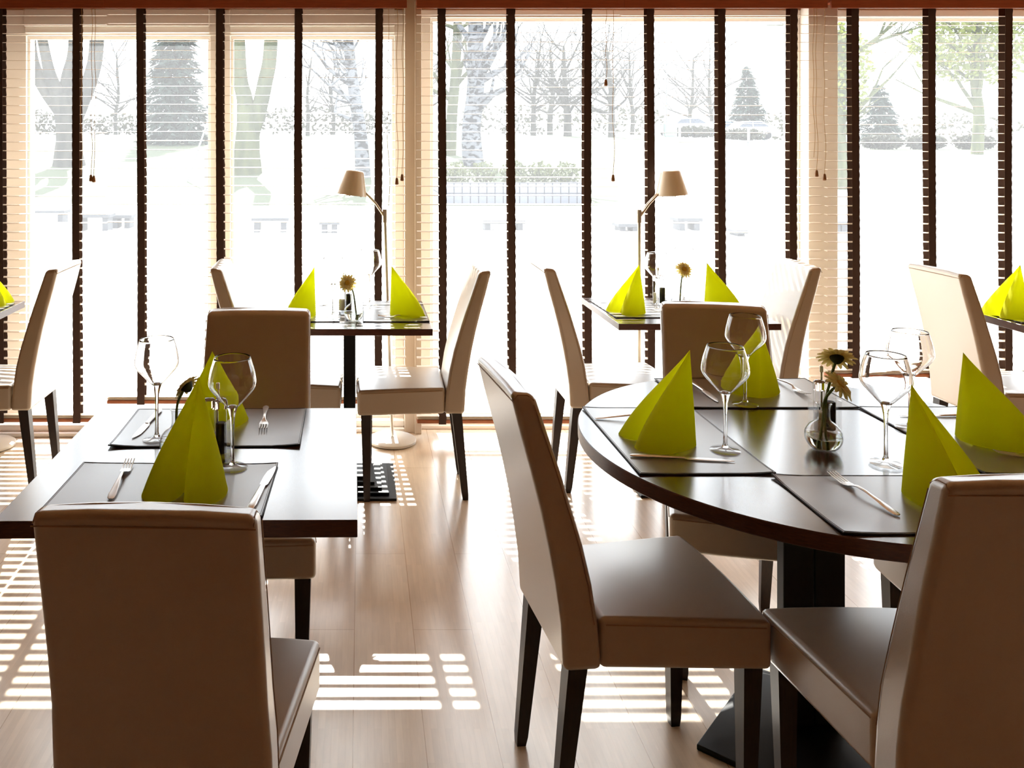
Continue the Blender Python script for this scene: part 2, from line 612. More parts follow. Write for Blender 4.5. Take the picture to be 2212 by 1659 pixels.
def blind(label, x0, x1, tapes, zrail, zoff, cords):
    """wooden venetian blind; x in pixels of the window plane turned into metres"""
    X0, X1 = bpx(x0), bpx(x1)
    cx = (X0 + X1) / 2
    b = thing('venetian_blind', label, 'blind', (cx, 4.305, 0), 0, 'wooden venetian blinds along the windows')
    pitch, half, tilt = 0.0453, 0.0165, R(4.5)
    bm = BM()
    z = 2.118 + zoff
    n = 0
    zs = []
    while z > zrail + 0.055:
        zs.append(z)
        z -= pitch
    rem = 3
    for k in range(rem):
        zs.append(zrail + 0.018 + 0.006 * k + 0.004)
    for z in zs:
        t = tilt if z > zrail + 0.05 else 0
        s, c = math.sin(t) * half, math.cos(t) * half
        th = 0.0008
        j = random.uniform(-0.0006, 0.0006)
        e = random.uniform(-0.002, 0.002)
        pts = [(-c, -s - th), (c, s - th), (c, s + th), (0, th * 2.2), (-c, -s + th)]
        loft(bm, [[(X0 - cx + e, p[0], z + j + p[1]) for p in pts], [(X1 - cx + e, p[0], z + j + p[1]) for p in pts]])
    obj('slats', bm, M['slat'], b, smooth=False)
    bm = BM()
    bx(bm, X0 - cx, X1 - cx, -0.020, 0.020, zrail, zrail + 0.018)
    obj('bottom_rail', bm, M['rail'], b, bevel=0.004, bseg=2)
    bm = BM()
    bx(bm, X0 - cx - 0.004, X1 - cx + 0.004, -0.060, -0.045, 2.146, 2.262)
    bx(bm, X0 - cx - 0.004, X1 - cx + 0.004, -0.045, 0.030, 2.175, 2.262)
    obj('valance', bm, M['valance'], b, bevel=0.003, bseg=2)
    for i, t in enumerate(tapes):
        bm = BM()
        tx = bpx(t) - cx
        w = 0.0185
        for yy, sway in ((-0.0225, 0), (0.0225, 0.0)):
            rows = []
            N = 90
            for q in range(N + 1):
                zz = zrail + 0.005 + (2.16 - zrail - 0.005) * q / N
                wob = 0.0011 * math.sin(zz * 2 * PI / pitch + 1) + 0.003 * math.sin(zz * 2.1 + i)
                ww = w * (1 + 0.035 * math.sin(zz * 2 * PI / pitch))
                rows.append([bm.verts.new((tx + wob - ww, yy, zz)), bm.verts.new((tx + wob + ww, yy, zz))])
            for a, c2 in zip(rows, rows[1:]):
                bm.faces.new((a[0], a[1], c2[1], c2[0]))
        # the tape wraps under the rail
        v = [bm.verts.new(p) for p in ((tx - w, -0.0225, zrail + 0.006), (tx + w, -0.0225, zrail + 0.006), (tx + w, -0.0225, zrail - 0.003), (tx - w, -0.0225, zrail - 0.003),
                                       (tx - w, 0.0225, zrail - 0.003), (tx + w, 0.0225, zrail - 0.003), (tx + w, 0.0225, zrail + 0.006), (tx - w, 0.0225, zrail + 0.006))]
        bm.faces.new((v[0], v[1], v[2], v[3])); bm.faces.new((v[3], v[2], v[5], v[4])); bm.faces.new((v[4], v[5], v[6], v[7]))
        obj('ladder_tape', bm, M['tape'], b, smooth=False, solid=0.0012)
    for (cpx, cend, has_toggle, wav) in cords:
        bm = BM()
        c0 = bpx(cpx) - cx
        ze = 1.475 - (cend - 310) * 4.25 / 1851
        pts = []
        for q in range(25):
            f = q / 24
            pts.append((c0 + wav * math.sin(f * 9) * f + 0.003 * math.sin(f * 17), -0.052 + 0.004 * math.sin(f * 5), 2.15 + (ze - 2.15) * f))
        tube(bm, pts, 0.0013, 5)
        cd = obj('pull_cord', bm, M['cord'], b)
        if has_toggle:
            bm = BM()
            ex, ey, ez = pts[-1]
            lathe(bm, [(0.003, 0.014), (0.006, 0.010), (0.008, -0.002), (0.0095, -0.016), (0.006, -0.020)], 10, (ex, ey, ez - 0.012), True, True)
            obj('cord_toggle', bm, M['toggle'], cd)
    return b


blind('leftmost blind, low at the left edge of the windows beside the left lamp base', -170, 230, [-160, 3, 168], 0.080, 0.0,
      [(183, 378, False, 0.004), (205, 378, True, 0.002), (212, 380, True, -0.003)])
blind('wide wooden blind between the leftmost blind and the tan post', 233, 876,
      [306, 477, 645, 818], 0.172, 0.006,
      [(838, 455, False, 0.006), (857, 385, True, 0.002), (869, 377, True, -0.002)])
blind('wooden blind right of the tan post, hanging low behind the middle aisle', 900, 1339, [955, 1104, 1268], 0.074, 0.003,
      [(1303, 172, True, 0.001), (1318, 378, True, 0.003)])
blind('wooden blind behind the right-hand lamp, ending at the wide pillar', 1342, 1773, [1403, 1556, 1710], 0.074, 0.0,
      [(1752, 368, True, 0.003), (1746, 340, False, 0.003), (1769, 376, True, 0.002)])
blind('rightmost wooden blind, pulled up highest above the sill', 1784, 2600, [1843, 2008, 2172, 2340, 2500], 0.305, -0.004,
      [])


# ------------------------------------------------------------------ chairs
def make_chair(label):
    t = thing('dining_chair', label, 'chair')
    # backrest: side profile lofted upward
    prof = [(0.360, -0.240, -0.157, 0.171), (0.460, -0.246, -0.166, 0.171), (0.54, -0.257, -0.178, 0.170), (0.62, -0.271, -0.196, 0.166),
            (0.70, -0.288, -0.220, 0.165), (0.78, -0.308, -0.245, 0.164), (0.86, -0.330, -0.272, 0.163), (0.955, -0.353, -0.301, 0.162)]
    bm = BM()
    rings = []
    for z, yr, yf, w in prof:
        k = 0.022 if z > 0.9 else 0.0
        rings.append([(-w, yr, z - (0.004 if k else 0)), (-w * 0.5, yr, z), (0, yr, z), (w * 0.5, yr, z), (w, yr, z - (0.004 if k else 0)),
                      (w, yf, z - (0.010 if k else 0)), (w * 0.5, yf + 0.004, z - (0.006 if k else 0)), (0, yf + 0.006, z - (0.005 if k else 0)),
                      (-w * 0.5, yf + 0.004, z - (0.006 if k else 0)), (-w, yf, z - (0.010 if k else 0))])
    loft(bm, rings)
    bk = obj('backrest', bm, M['leather'], t, bevel=0.015, bseg=5)
    bm = BM()
    w = 0.152
    for e in (-1, 1):
        pass
    tube(bm, [(-0.161, -0.3478, 0.931), (-0.06, -0.3482, 0.9315), (0.06, -0.3482, 0.9315), (0.161, -0.3478, 0.931)], 0.0012, 6)
    for e in (-1, 1):
        tube(bm, [(e * 0.1585, -0.347, 0.934), (e * 0.1575, -0.338, 0.945), (e * 0.157, -0.317, 0.944), (e * 0.1595, -0.303, 0.933)], 0.0012, 6)
        tube(bm, [(e * (prof[i][3] + 0.0005), prof[i][2] - 0.010, prof[i][0]) for i in range(1, 7)] + [(e * 0.1632, -0.304, 0.925)], 0.0010, 5)
    obj('seam', bm, M['thread'], bk)
    # seat
    bm = BM()
    nx, ny = 7, 7

    def sp(u, v, z):
        wv = 0.165 + (0.208 - 0.165) * v
        y = -0.160 + 0.360 * v
        return (u * wv, y, z)
    top, bot = {}, {}
    for i in range(nx):
        for j in range(ny):
            u, v = -1 + 2 * i / (nx - 1), j / (ny - 1)
            cr = 0.010 * (1 - u * u) * (1 - (2 * v - 1) ** 2)
            yb = 0.010 * (1 - u * u) if j == ny - 1 else 0
            p = sp(u, v, 0.468 + cr - 0.004 * v)
            top[i, j] = bm.verts.new((p[0], p[1] + yb, p[2]))
            p = sp(u, v, 0.360)
            bot[i, j] = bm.verts.new((p[0], p[1] + yb * 0.6, p[2] + 0.0))
    for i in range(nx - 1):
        for j in range(ny - 1):
            bm.faces.new((top[i, j], top[i + 1, j], top[i + 1, j + 1], top[i, j + 1]))
            bm.faces.new((bot[i, j], bot[i, j + 1], bot[i + 1, j + 1], bot[i + 1, j]))
    for i in range(nx - 1):
        bm.faces.new((bot[i, 0], bot[i + 1, 0], top[i + 1, 0], top[i, 0]))
        bm.faces.new((bot[i + 1, ny - 1], bot[i, ny - 1], top[i, ny - 1], top[i + 1, ny - 1]))
    for j in range(ny - 1):
        bm.faces.new((bot[0, j + 1], bot[0, j], top[0, j], top[0, j + 1]))
        bm.faces.new((bot[nx - 1, j], bot[nx - 1, j + 1], top[nx - 1, j + 1], top[nx - 1, j]))
    seat = obj('seat', bm, M['leather'], t, bevel=0.014, bseg=4)
    bm = BM()
    for e in (-1, 1):
        tube(bm, [(e * (0.1655 + 0.043 * v), -0.160 + 0.36 * v, 0.4555 - 0.004 * v) for v in (0.03, 0.25, 0.5, 0.75, 0.96)], 0.0014, 6)
    tube(bm, [(-0.200, 0.2035, 0.4515), (-0.1, 0.2085, 0.4515), (0, 0.2105, 0.4515), (0.1, 0.2085, 0.4515), (0.200, 0.2035, 0.4515)], 0.0014, 6)
    obj('seam', bm, M['thread'], seat)
    # legs
    for e in (-1, 1):
        for (x0, y0, x1, y1, w0, w1) in ((0.172, 0.165, 0.168, 0.162, 0.021, 0.013), (0.143, -0.208, 0.138, -0.246, 0.021, 0.013)):
            bm = BM()
            rings = []
            for f in (0, 0.06, 0.5, 1.0):
                x, y, w = e * (x0 + (x1 - x0) * (1 - f)), y0 + (y1 - y0) * (1 - f), w1 + (w0 - w1) * f
                z = 0.37 * f
                if f == 0:
                    w *= 0.85
                rings.append([(x - w, y - w, z), (x + w, y - w, z), (x + w, y + w, z), (x - w, y + w, z)])
            rings[0] = [(p[0], p[1], 0.0) for p in rings[0]]
            loft(bm, rings)
            obj('leg', bm, M['leg'], t, smooth=False)
    return t


CG = 'beige leather dining chairs with dark legs'
chair0 = make_chair('beige chair at the near edge of the front left table, its back to us')
chair0['group'] = CG
chair0.location = (-0.297, 1.560, 0)
chair0.rotation_euler = (0, 0, R(-2.0))


def heading(hx, hy):
    return math.atan2(hy, hx) - PI / 2


CH = [
    ((-0.322, 2.385), (0.0, -1), 'beige chair across the front left table, facing us'),
    ((-0.290, 3.77), (1, 0.02), 'beige chair at the left end of the window table left of the aisle'),
    ((0.191, 3.70), (-1, 0.03), 'beige chair at the right end of the window table left of the aisle'),
    ((0.650, 1.995), (0.994, 0.10), 'big beige chair in the aisle, drawn up to the left side of the round table'),
    ((1.074, 1.668), (0.02, 1), 'nearest beige chair at the round table, its dark back filling the right corner'),
    ((1.085, 2.49), (-0.20, -0.96), 'beige chair behind the round table, facing us'),
    ((1.540, 2.045), (-1, 0.02), 'beige chair at the right side of the round table, only its seat corner showing'),
    ((1.120, 3.765), (1, 0.0), 'beige chair at the left end of the right-hand window table'),
    ((1.602, 3.785), (-1, 0.02), 'beige chair with slat shadows on its backrest, right end of a window table'),
    ((2.752, 3.615), (1, 0.03), 'beige chair before the table at the right edge of the picture'),
    ((-1.618, 3.735), (-1, 0.0), 'beige chair before the table at the left edge of the picture'),
]
for p, h, lab in CH:
    dup(chair0, lab, (p[0], p[1], 0), heading(*h), CG)


# ------------------------------------------------------------------ tables
def square_table(label, x0, x1, y0, y1, rz=0.0, th=0.035, col_w=0.026, base='stepped', cx_col=None, cy_col=None):
    cx, cy = (x0 + x1) / 2, (y0 + y1) / 2
    t = thing('square_table', label, 'table', (cx, cy, 0), rz, 'dark square tables')
    hx, hy = (x1 - x0) / 2, (y1 - y0) / 2
    bm = BM()
    bx(bm, -hx, hx, -hy, hy, 0.75 - th, 0.75)
    tp = obj('tabletop', bm, [M['top'], M['edge']], t, bevel=0.0015, bseg=2)
    for f in tp.data.polygons:
        f.material_index = 0 if f.normal.z > 0.5 else 1
    ox, oy = (cx_col - cx if cx_col is not None else 0), (cy_col - cy if cy_col is not None else 0)
    bm = BM()
    bx(bm, ox - col_w, ox + col_w, oy - col_w, oy + col_w, 0.03, 0.75 - th)
    bx(bm, ox - 0.13, ox + 0.13, oy - 0.13, oy + 0.13, 0.75 - th - 0.012, 0.75 - th)
    obj('column', bm, M['black'], t, bevel=0.002, bseg=2)
    bm = BM()
    for k in range(5):
        h = 0.197 - 0.030 * k
        bx(bm, ox - h, ox + h, oy - h, oy + h, 0.0001 + 0.011 * k, 0.011 * (k + 1))
    obj('base', bm, M['black'], t, bevel=0.0015, bseg=2)
    return t


T1 = square_table('dark square table in the left foreground, set for two', -0.710, -0.010, 1.647, 2.346, R(0.5), 0.034)
T2 = square_table('dark square window table left of the aisle, under the left-facing lamp', -0.370, 0.280, 3.347, 3.95, 0, 0.026, 0.026, cx_col=-0.050, cy_col=3.73)
T3 = square_table('dark square window table behind the round table, under the right-hand lamp', 1.036, 1.690, 3.445, 4.03, 0, 0.026, 0.026, cx_col=1.360, cy_col=3.76)
T4 = square_table('dark square table cut off by the right edge of the picture', 2.638, 3.29, 3.345, 3.95, 0, 0.030, cx_col=3.03)
T0 = square_table('dark square table cut off by the left edge of the picture', -2.20, -1.549, 3.345, 3.95, 0, 0.030, cx_col=-1.92)

RC = (1.115, 2.100)
RR = 0.566
t = thing('round_table', 'dark round table in the right foreground, set for four', 'table', (RC[0], RC[1], 0))
bm = BM()
lathe(bm, [(RR - 0.003, 0.7155), (RR, 0.718), (RR, 0.748), (RR - 0.002, 0.75)], 128, (0, 0, 0), True, True)
tp = obj('tabletop', bm, [M['top_round'], M['edge']], t, angle=30)
for f in tp.data.polygons:
    f.material_index = 0 if f.normal.z > 0.9 else 1
bm = BM()
bx(bm, -0.088, -0.014, -0.018, 0.018, 0.045, 0.70)
bx(bm, -0.012, 0.062, -0.018, 0.018, 0.045, 0.70)
bx(bm, -0.15, 0.10, -0.12, 0.12, 0.700, 0.7155)
obj('column', bm, M['black'], t, bevel=0.003, bseg=2)
bm = BM()
s = 0.300
rows = [[(-s, 0, 0), (0, -s, 0), (s, 0, 0), (0, s, 0)], [(-s, 0, 0.014), (0, -s, 0.014), (s, 0, 0.014), (0, s, 0.014)],
        [(-0.085, 0, 0.060), (0, -0.085, 0.060), (0.085, 0, 0.060), (0, 0.085, 0.060)]]
rot = Matrix.Rotation(R(3), 3, 'Z')
rows = [[rot @ Vector(p) for p in r] for r in rows]
loft(bm, rows)
obj('base', bm, M['black'], t, bevel=0.003, bseg=2)


# ------------------------------------------------------------------ place mats
def make_mat(name, label, c, w, d, rz, group, curl=0.0, seed=0):
    """leather place mat: w across x, d across y, corners lifted a little"""
    rnd = random.Random(seed)
    t = thing(name, label, 'place mat', (c[0], c[1], 0.7502), rz, group)
    lift = [rnd.uniform(0.1, 0.8) * curl for _ in range(4)]

    def hz(u, v):
        z = 0.0
        for k, (a, b) in enumerate(((-1, -1), (1, -1), (1, 1), (-1, 1))):
            q = max(0.0, 1 - math.hypot((u - a) * w / 0.16, (v - b) * d / 0.16))
            z += lift[k] * q * q
        return z
    bm = BM()
    n, m2 = 16, 12
    g, gb = {}, {}
    for i in range(n + 1):
        for j in range(m2 + 1):
            u, v = -1 + 2 * i / n, -1 + 2 * j / m2
            g[i, j] = bm.verts.new((u * w / 2, v * d / 2, 0.003 + hz(u, v)))
            gb[i, j] = bm.verts.new((u * w / 2, v * d / 2, 0.0003 + hz(u, v)))
    for i in range(n):
        for j in range(m2):
            bm.faces.new((g[i, j], g[i + 1, j], g[i + 1, j + 1], g[i, j + 1]))
            bm.faces.new((gb[i, j], gb[i, j + 1], gb[i + 1, j + 1], gb[i + 1, j]))
    for i in range(n):
        bm.faces.new((gb[i, 0], gb[i + 1, 0], g[i + 1, 0], g[i, 0]))
        bm.faces.new((gb[i + 1, m2], gb[i, m2], g[i, m2], g[i + 1, m2]))
    for j in range(m2):
        bm.faces.new((gb[0, j + 1], gb[0, j], g[0, j], g[0, j + 1]))
        bm.faces.new((gb[n, j], gb[n, j + 1], g[n, j + 1], g[n, j]))
    sh = obj('mat_sheet', bm, M['mat'], t)
    loop = []
    K = 14
    for a, b in (((-1, -1), (1, -1)), ((1, -1), (1, 1)), ((1, 1), (-1, 1)), ((-1, 1), (-1, -1))):
        for k in range(K):
            f = k / K
            u, v = a[0] + (b[0] - a[0]) * f, a[1] + (b[1] - a[1]) * f
            loop.append(Vector((u * w / 2, v * d / 2, 0.0017 + hz(u, v))))
    bm = BM()
    rings = []
    for k, p in enumerate(loop):
        t2 = (loop[(k + 1) % len(loop)] - loop[k - 1]).normalized()
        s2 = t2.cross(Vector((0, 0, 1))).normalized()
        rings.append([p + s2 * 0.0016 * math.cos(q * PI / 3) + Vector((0, 0, 0.0018)) * math.sin(q * PI / 3) for q in range(6)])
    rings.append(rings[0])
    loft(bm, rings, True, False)
    obj('edge_piping', bm, M['mat_edge'], t)
    bm = BM()
    st = []
    for k, p in enumerate(loop):
        st.append(Vector((p.x * (1 - 0.012 * 0.45 / w * 1.2), p.y * (1 - 0.012 * 0.45 / d * 1.2), p.z + 0.0014)))
    st.append(st[0])
    tube(bm, st, 0.0005, 4, False)
    obj('stitching', bm, M['mat_edge'], sh)
    return t


G = 'grey leather place mats'
make_mat('place_mat', 'grey place mat nearest us on the front left table', (-0.410, 1.797), 0.440, 0.275, R(-1), G, 0.005, 1)
make_mat('place_mat', 'grey place mat on the far half of the front left table', (-0.376, 2.188), 0.455, 0.290, R(0.6), G, 0.006, 2)
make_mat('place_mat', 'grey place mat on the left side of the round table', (0.756, 2.108), 0.297, 0.470, R(0.5), G, 0.006, 3)
make_mat('place_mat', 'grey place mat at the back of the round table', (1.132, 2.487), 0.462, 0.288, R(0), G, 0.005, 4)
make_mat('place_mat', 'grey place mat at the near side of the round table, a fork on it', (1.126, 1.725), 0.466, 0.278, R(0), G, 0.006, 5)
make_mat('place_mat', 'grey place mat on the right side of the round table', (1.512, 2.110), 0.300, 0.480, R(0), G, 0.005, 6)
make_mat('place_mat', 'grey place mat at the left end of the window table left of the aisle', (-0.228, 3.69), 0.275, 0.43, R(0.5), G, 0.003, 7)
make_mat('place_mat', 'grey place mat at the right end of the window table left of the aisle', (0.143, 3.69), 0.268, 0.43, 0, G, 0.003, 8)
make_mat('place_mat', 'grey place mat at the left end of the right-hand window table', (1.195, 3.755), 0.280, 0.40, R(1), G, 0.003, 9)
make_mat('place_mat', 'grey place mat at the right end of the right-hand window table', (1.535, 3.755), 0.270, 0.40, 0, G, 0.003, 10)
make_mat('place_mat', 'grey place mat on the table at the right edge', (2.80, 3.66), 0.280, 0.42, 0, G, 0.003, 11)
make_mat('place_mat', 'grey place mat on the table at the left edge', (-1.705, 3.66), 0.280, 0.42, 0, G, 0.003, 12)
ZM = 0.7536


# ------------------------------------------------------------------ napkins
def cat_rom(pts, n):
    out = []
    L = len(pts)
    for i in range(L - 1):
        p0, p1, p2, p3 = Vector(pts[max(i - 1, 0)]), Vector(pts[i]), Vector(pts[i + 1]), Vector(pts[min(i + 2, L - 1)])
        for k in range(n):
            t = k / n
            out.append(0.5 * ((2 * p1) + (-p0 + p2) * t + (2 * p0 - 5 * p1 + 4 * p2 - p3) * t * t + (-p0 + 3 * p1 - 3 * p2 + p3) * t ** 3))
    out.append(Vector(pts[-1]))
    return out


def make_napkin(label, loc, rz, h=0.212, wid=1.0, ext=1.0, lean=0.0, skew=0.0):
    """napkin folded to a standing cone: back ridge at the origin, two lobes toward -y, a valley between them"""
    right = [(0.0, 0.0), (0.040, -0.010), (0.072, -0.042), (0.088, -0.084), (0.080, -0.122), (0.056, -0.145), (0.026, -0.141), (0.006, -0.112), (0.0, -0.025)]
    r = cat_rom([(x * wid, y * ext, 0) for x, y in right], 5)
    l = [Vector((-p.x, p.y, 0)) for p in reversed(r)][1:-1]
    base = r + l
    apex = Vector((lean, -0.006, h))
    bm = BM()
    rows = []
    N = 14
    for q in range(N):
        f = q / N
        row = []
        for p in base:
            bul = 1 + 0.10 * math.sin(PI * f) * (1 if p.length > 0.02 else 0)
            sx = skew * (-p.y) * (1 - f)
            v = Vector((p.x * (1 - f) * bul + apex.x * f + sx, p.y * (1 - f) * bul + apex.y * f, h * f))
            if q == 0:
                v.z = 0.004 * abs(p.x) / 0.09 * (1 if p.y > -0.09 else 0.3)
            row.append(bm.verts.new(v))
        rows.append(row)
    n = len(base)
    for a, b in zip(rows, rows[1:]):
        for i in range(n):
            j = (i + 1) % n
            bm.faces.new((a[i], a[j], b[j], b[i]))
    tip = bm.verts.new(apex + Vector((0, 0, 0.001)))
    for i in range(n):
        bm.faces.new((rows[-1][i], rows[-1][(i + 1) % n], tip))
    o = obj('napkin', bm, M['napkin'], angle=60)
    o.location = (loc[0], loc[1], ZM + 0.0006)
    o.rotation_euler = (0, 0, rz)
    return tag(o, label, 'napkin', 'lime green folded napkins')


make_napkin('lime napkin nearest us on the front left table', (-0.350, 1.860), R(-8), 0.217, 1.0, 1.05)
make_napkin('lime napkin on the far mat of the front left table, behind the wine glass', (-0.372, 2.140), R(180 + 6), 0.200, 1.0, 0.95)
make_napkin('lime napkin on the left side of the round table', (0.806, 2.085), R(-90 + 6), 0.218, 1.04, 1.12)
make_napkin('lime napkin at the back of the round table, behind two wine glasses', (1.130, 2.425), R(180 - 4), 0.205, 0.95, 0.95)
make_napkin('lime napkin at the near side of the round table beside the fork', (1.150, 1.800), R(22), 0.216, 0.92, 1.05)
make_napkin('lime napkin at the right edge of the picture on the round table', (1.455, 2.080), R(90 - 4), 0.213, 1.05, 1.15)
make_napkin('lime napkin left of the flower on the window table left of the aisle', (-0.190, 3.60), R(-90), 0.203, 1.0, 0.90)
make_napkin('lime napkin right of the flower on the window table left of the aisle', (0.122, 3.62), R(90), 0.205, 1.0, 1.0)
make_napkin('lime napkin at the left end of the right-hand window table', (1.205, 3.70), R(-90 + 25), 0.198, 1.0, 0.95)
make_napkin('lime napkin at the right end of the right-hand window table', (1.507, 3.75), R(90), 0.200, 1.0, 1.0)
make_napkin('lime napkin on the table at the right edge of the picture', (2.775, 3.60), R(-90 + 12), 0.212, 1.05, 1.0)
make_napkin('lime napkin tip on the table at the left edge of the picture', (-1.735, 3.86), R(90), 0.21, 1.0, 1.05)


# ------------------------------------------------------------------ wine glasses
def make_glass(label, loc):
    t = thing('wine_glass', label, 'glass', (loc[0], loc[1], ZM), 0, 'stemmed wine glasses')
    bm = BM()
    prof = [(0.009, 0.134), (0.016, 0.139), (0.026, 0.150), (0.038, 0.163), (0.0475, 0.174), (0.0522, 0.183), (0.0532, 0.190), (0.0525, 0.199),
            (0.0495, 0.216), (0.0450, 0.232), (0.0405, 0.246)]
    pr = cat_rom([(r, 0, z) for r, z in prof], 3)
    outer = [(p.x, p.z) for p in pr]
    th = 0.0011
    inner = []
    for i in range(len(outer)):
        a, b = Vector(outer[max(i - 1, 0)]), Vector(outer[min(i + 1, len(outer) - 1)])
        tn = (b - a).normalized()
        inner.append((max(outer[i][0] - tn.y * th, 0.0), outer[i][1] + tn.x * th))
    inner[0] = (0.0, outer[0][1] + 0.0035)
    outer[0] = (0.0, outer[0][1] + 0.0022)
    lathe(bm, outer + [((outer[-1][0] + inner[-1][0]) / 2, outer[-1][1] + 0.0005)] + inner[::-1], 48)
    obj('bowl', bm, M['glass_solid'], t, angle=80)
    bm = BM()
    prof = [(0.0, 0.0005), (0.0335, 0.0003), (0.0342, 0.0012), (0.033, 0.0022), (0.018, 0.0045), (0.008, 0.0085)]
    lathe(bm, prof, 40)
    obj('foot', bm, M['glass'], t, angle=60)
    bm = BM()
    prof = [(0.0, 0.0085), (0.0078, 0.0088), (0.0046, 0.018), (0.0040, 0.045),
            (0.0040, 0.085), (0.0052, 0.110), (0.0085, 0.126), (0.0125, 0.1375), (0.006, 0.1405), (0.0, 0.141)]
    lathe(bm, prof, 32)
    obj('stem', bm, M['glass_solid'], t, angle=60)
    return t


g0 = make_glass('wine glass at the right of the front left table, before the far napkin', (-0.286, 1.905))
GG = 'stemmed wine glasses'
for p, lab in [((-0.497, 2.085), 'wine glass at the left of the front left table, beside the knife'),
               ((0.855, 2.012), 'taller-looking wine glass on the round table, nearest the left napkin'),
               ((1.061, 2.367), 'wine glass on the back mat of the round table'),
               ((1.391, 2.171), 'wine glass on the right of the round table, the farther one of a pair'),
               ((1.182, 1.930), 'wine glass on the right of the round table, behind the near napkin'),
               ((-0.116, 3.565), 'wine glass left of the flower on the window table left of the aisle'),
               ((0.040, 3.83), 'wine glass right of the flower on the window table left of the aisle'),
               ((1.288, 3.73), 'wine glass left of the flower on the right-hand window table'),
               ((1.462, 3.88), 'faint wine glass right of the flower on the right-hand window table')]:
    dup(g0, lab, (p[0], p[1], ZM), 0, GG)


# ------------------------------------------------------------------ vases and flowers
def make_vase(label, loc):
    t = thing('bud_vase', label, 'vase', (loc[0], loc[1], 0.7502), 0, 'small round glass vases')
    prof = [(0.0, 0.0), (0.018, 0.0), (0.030, 0.006), (0.0385, 0.018), (0.0415, 0.032), (0.0385, 0.047), (0.029, 0.060), (0.018, 0.068),
            (0.0140, 0.075), (0.0135, 0.095), (0.0150, 0.106), (0.0175, 0.109)]
    bm = BM()
    pr = [(max(p.x, 0.0), p.z) for p in cat_rom([(r, 0, z) for r, z in prof], 3)]
    inn = [(max(r - 0.0016, 0.0), max(z, 0.0035)) for r, z in pr if z > 0.002]
    lathe(bm, pr + [(pr[-1][0] - 0.0007, pr[-1][1] + 0.0006)] + inn[::-1] + [(0.0, 0.0035)], 40)
    obj('vase_body', bm, M['glass'], t, angle=80)
    bm = BM()
    wp = [(0.0, 0.003), (0.018, 0.003), (0.0285, 0.0085), (0.0368, 0.019), (0.0398, 0.0315), (0.0, 0.0317)]
    lathe(bm, wp, 28)
    obj('water', bm, M['water'], t, angle=40)
    return t


def make_flower(label, pts, face, dia=0.078, seed=1):
    """gerbera: stem through pts, head at the last point looking along face"""
    rnd = random.Random(seed)
    t = thing('gerbera_flower', label, 'flower', pts[0], 0, 'cream gerberas')
    o = Vector(pts[0])
    P = cat_rom([Vector(p) - o for p in pts], 8)
    bm = BM()
    tube(bm, P, 0.0032, 8)
    obj('stem', bm, M['stem'], t)
    q = Vector(face).normalized().to_track_quat('Z', 'Y')
    c = P[-1]
    bm = BM()
    for layer, (n, r1, zo, droop) in enumerate(((17, dia / 2, 0.001, -0.006), (15, dia / 2 * 0.80, 0.004, 0.0))):
        for k in range(n):
            a = 2 * PI * (k + 0.5 * layer) / n + rnd.uniform(-0.06, 0.06)
            L = r1 * rnd.uniform(0.9, 1.05)
            w = 0.0052
            d2 = droop + rnd.uniform(-0.003, 0.003)
            prev = None
            for s2, ww in ((0.18, 0.5), (0.45, 0.95), (0.75, 1.0), (0.93, 0.7), (1.0, 0.25)):
                rr = L * s2
                zz = zo + 0.004 * math.sin(s2 * 2.4) + d2 * s2 * s2
                ca, sa = math.cos(a), math.sin(a)
                vs2 = [bm.verts.new(c + q @ Vector((rr * ca - e * w * ww * sa, rr * sa + e * w * ww * ca, zz - 0.001 * (e == 0)))) for e in (-1, 0, 1)]
                if prev:
                    bm.faces.new((prev[0], prev[1], vs2[1], vs2[0]))
                    bm.faces.new((prev[1], prev[2], vs2[2], vs2[1]))
                prev = vs2
    pet = obj('petals', bm, M['petal'], t, solid=0.0005)
    bm = BM()
    lathe(bm, [(0.0105, 0.0), (0.0115, 0.003), (0.009, 0.0055), (0.005, 0.0062), (0.0, 0.0055)], 18)
    for v in bm.verts:
        v.co = c + q @ (v.co + Vector((0, 0, 0.003)))
    obj('flower_heart', bm, M['petal_heart'], t)
    bm = BM()
    lathe(bm, [(0.003, -0.014), (0.009, -0.010), (0.014, -0.003), (0.016, 0.002), (0.012, 0.003)], 16)
    for v in bm.verts:
        v.co = c + q @ v.co
    obj('calyx', bm, M['calyx'], t)
    return t


v0 = make_vase('round glass vase in the middle of the round table, two flowers in it', (1.096, 2.030))
dup(v0, 'round glass vase behind the near napkin on the front left table', (-0.425, 1.985, 0.7502), 0.4, 'small round glass vases')
dup(v0, 'round glass vase on the window table left of the aisle', (-0.030, 3.51, 0.7502), 0.9, 'small round glass vases')
dup(v0, 'round glass vase on the right-hand window table', (1.398, 3.745, 0.7502), 1.4, 'small round glass vases')

make_flower('taller cream gerbera on the round table, turned away from us',
            [(1.085, 2.030, 0.757), (1.100, 2.032, 0.855), (1.118, 2.036, 0.925), (1.135, 2.044, 0.962)], (0.30, 0.62, 0.72), 0.086, 2)
make_flower('lower cream gerbera on the round table, its yellow heart showing',
            [(1.100, 2.022, 0.757), (1.093, 2.024, 0.855), (1.105, 2.016, 0.892), (1.119, 2.008, 0.908)], (0.50, -0.52, 0.68), 0.080, 3)
make_flower('cream gerbera bending left behind the front left napkin',
            [(-0.425, 1.985, 0.757), (-0.428, 1.988, 0.855), (-0.419, 1.998, 0.890), (-0.408, 2.008, 0.905)], (-0.65, 0.35, 0.62), 0.070, 4)
make_flower('cream gerbera leaning left on the window table left of the aisle',
            [(-0.018, 3.51, 0.757), (-0.030, 3.51, 0.855), (-0.042, 3.508, 0.885), (-0.055, 3.500, 0.905)], (-0.25, -0.9, 0.25), 0.075, 5)
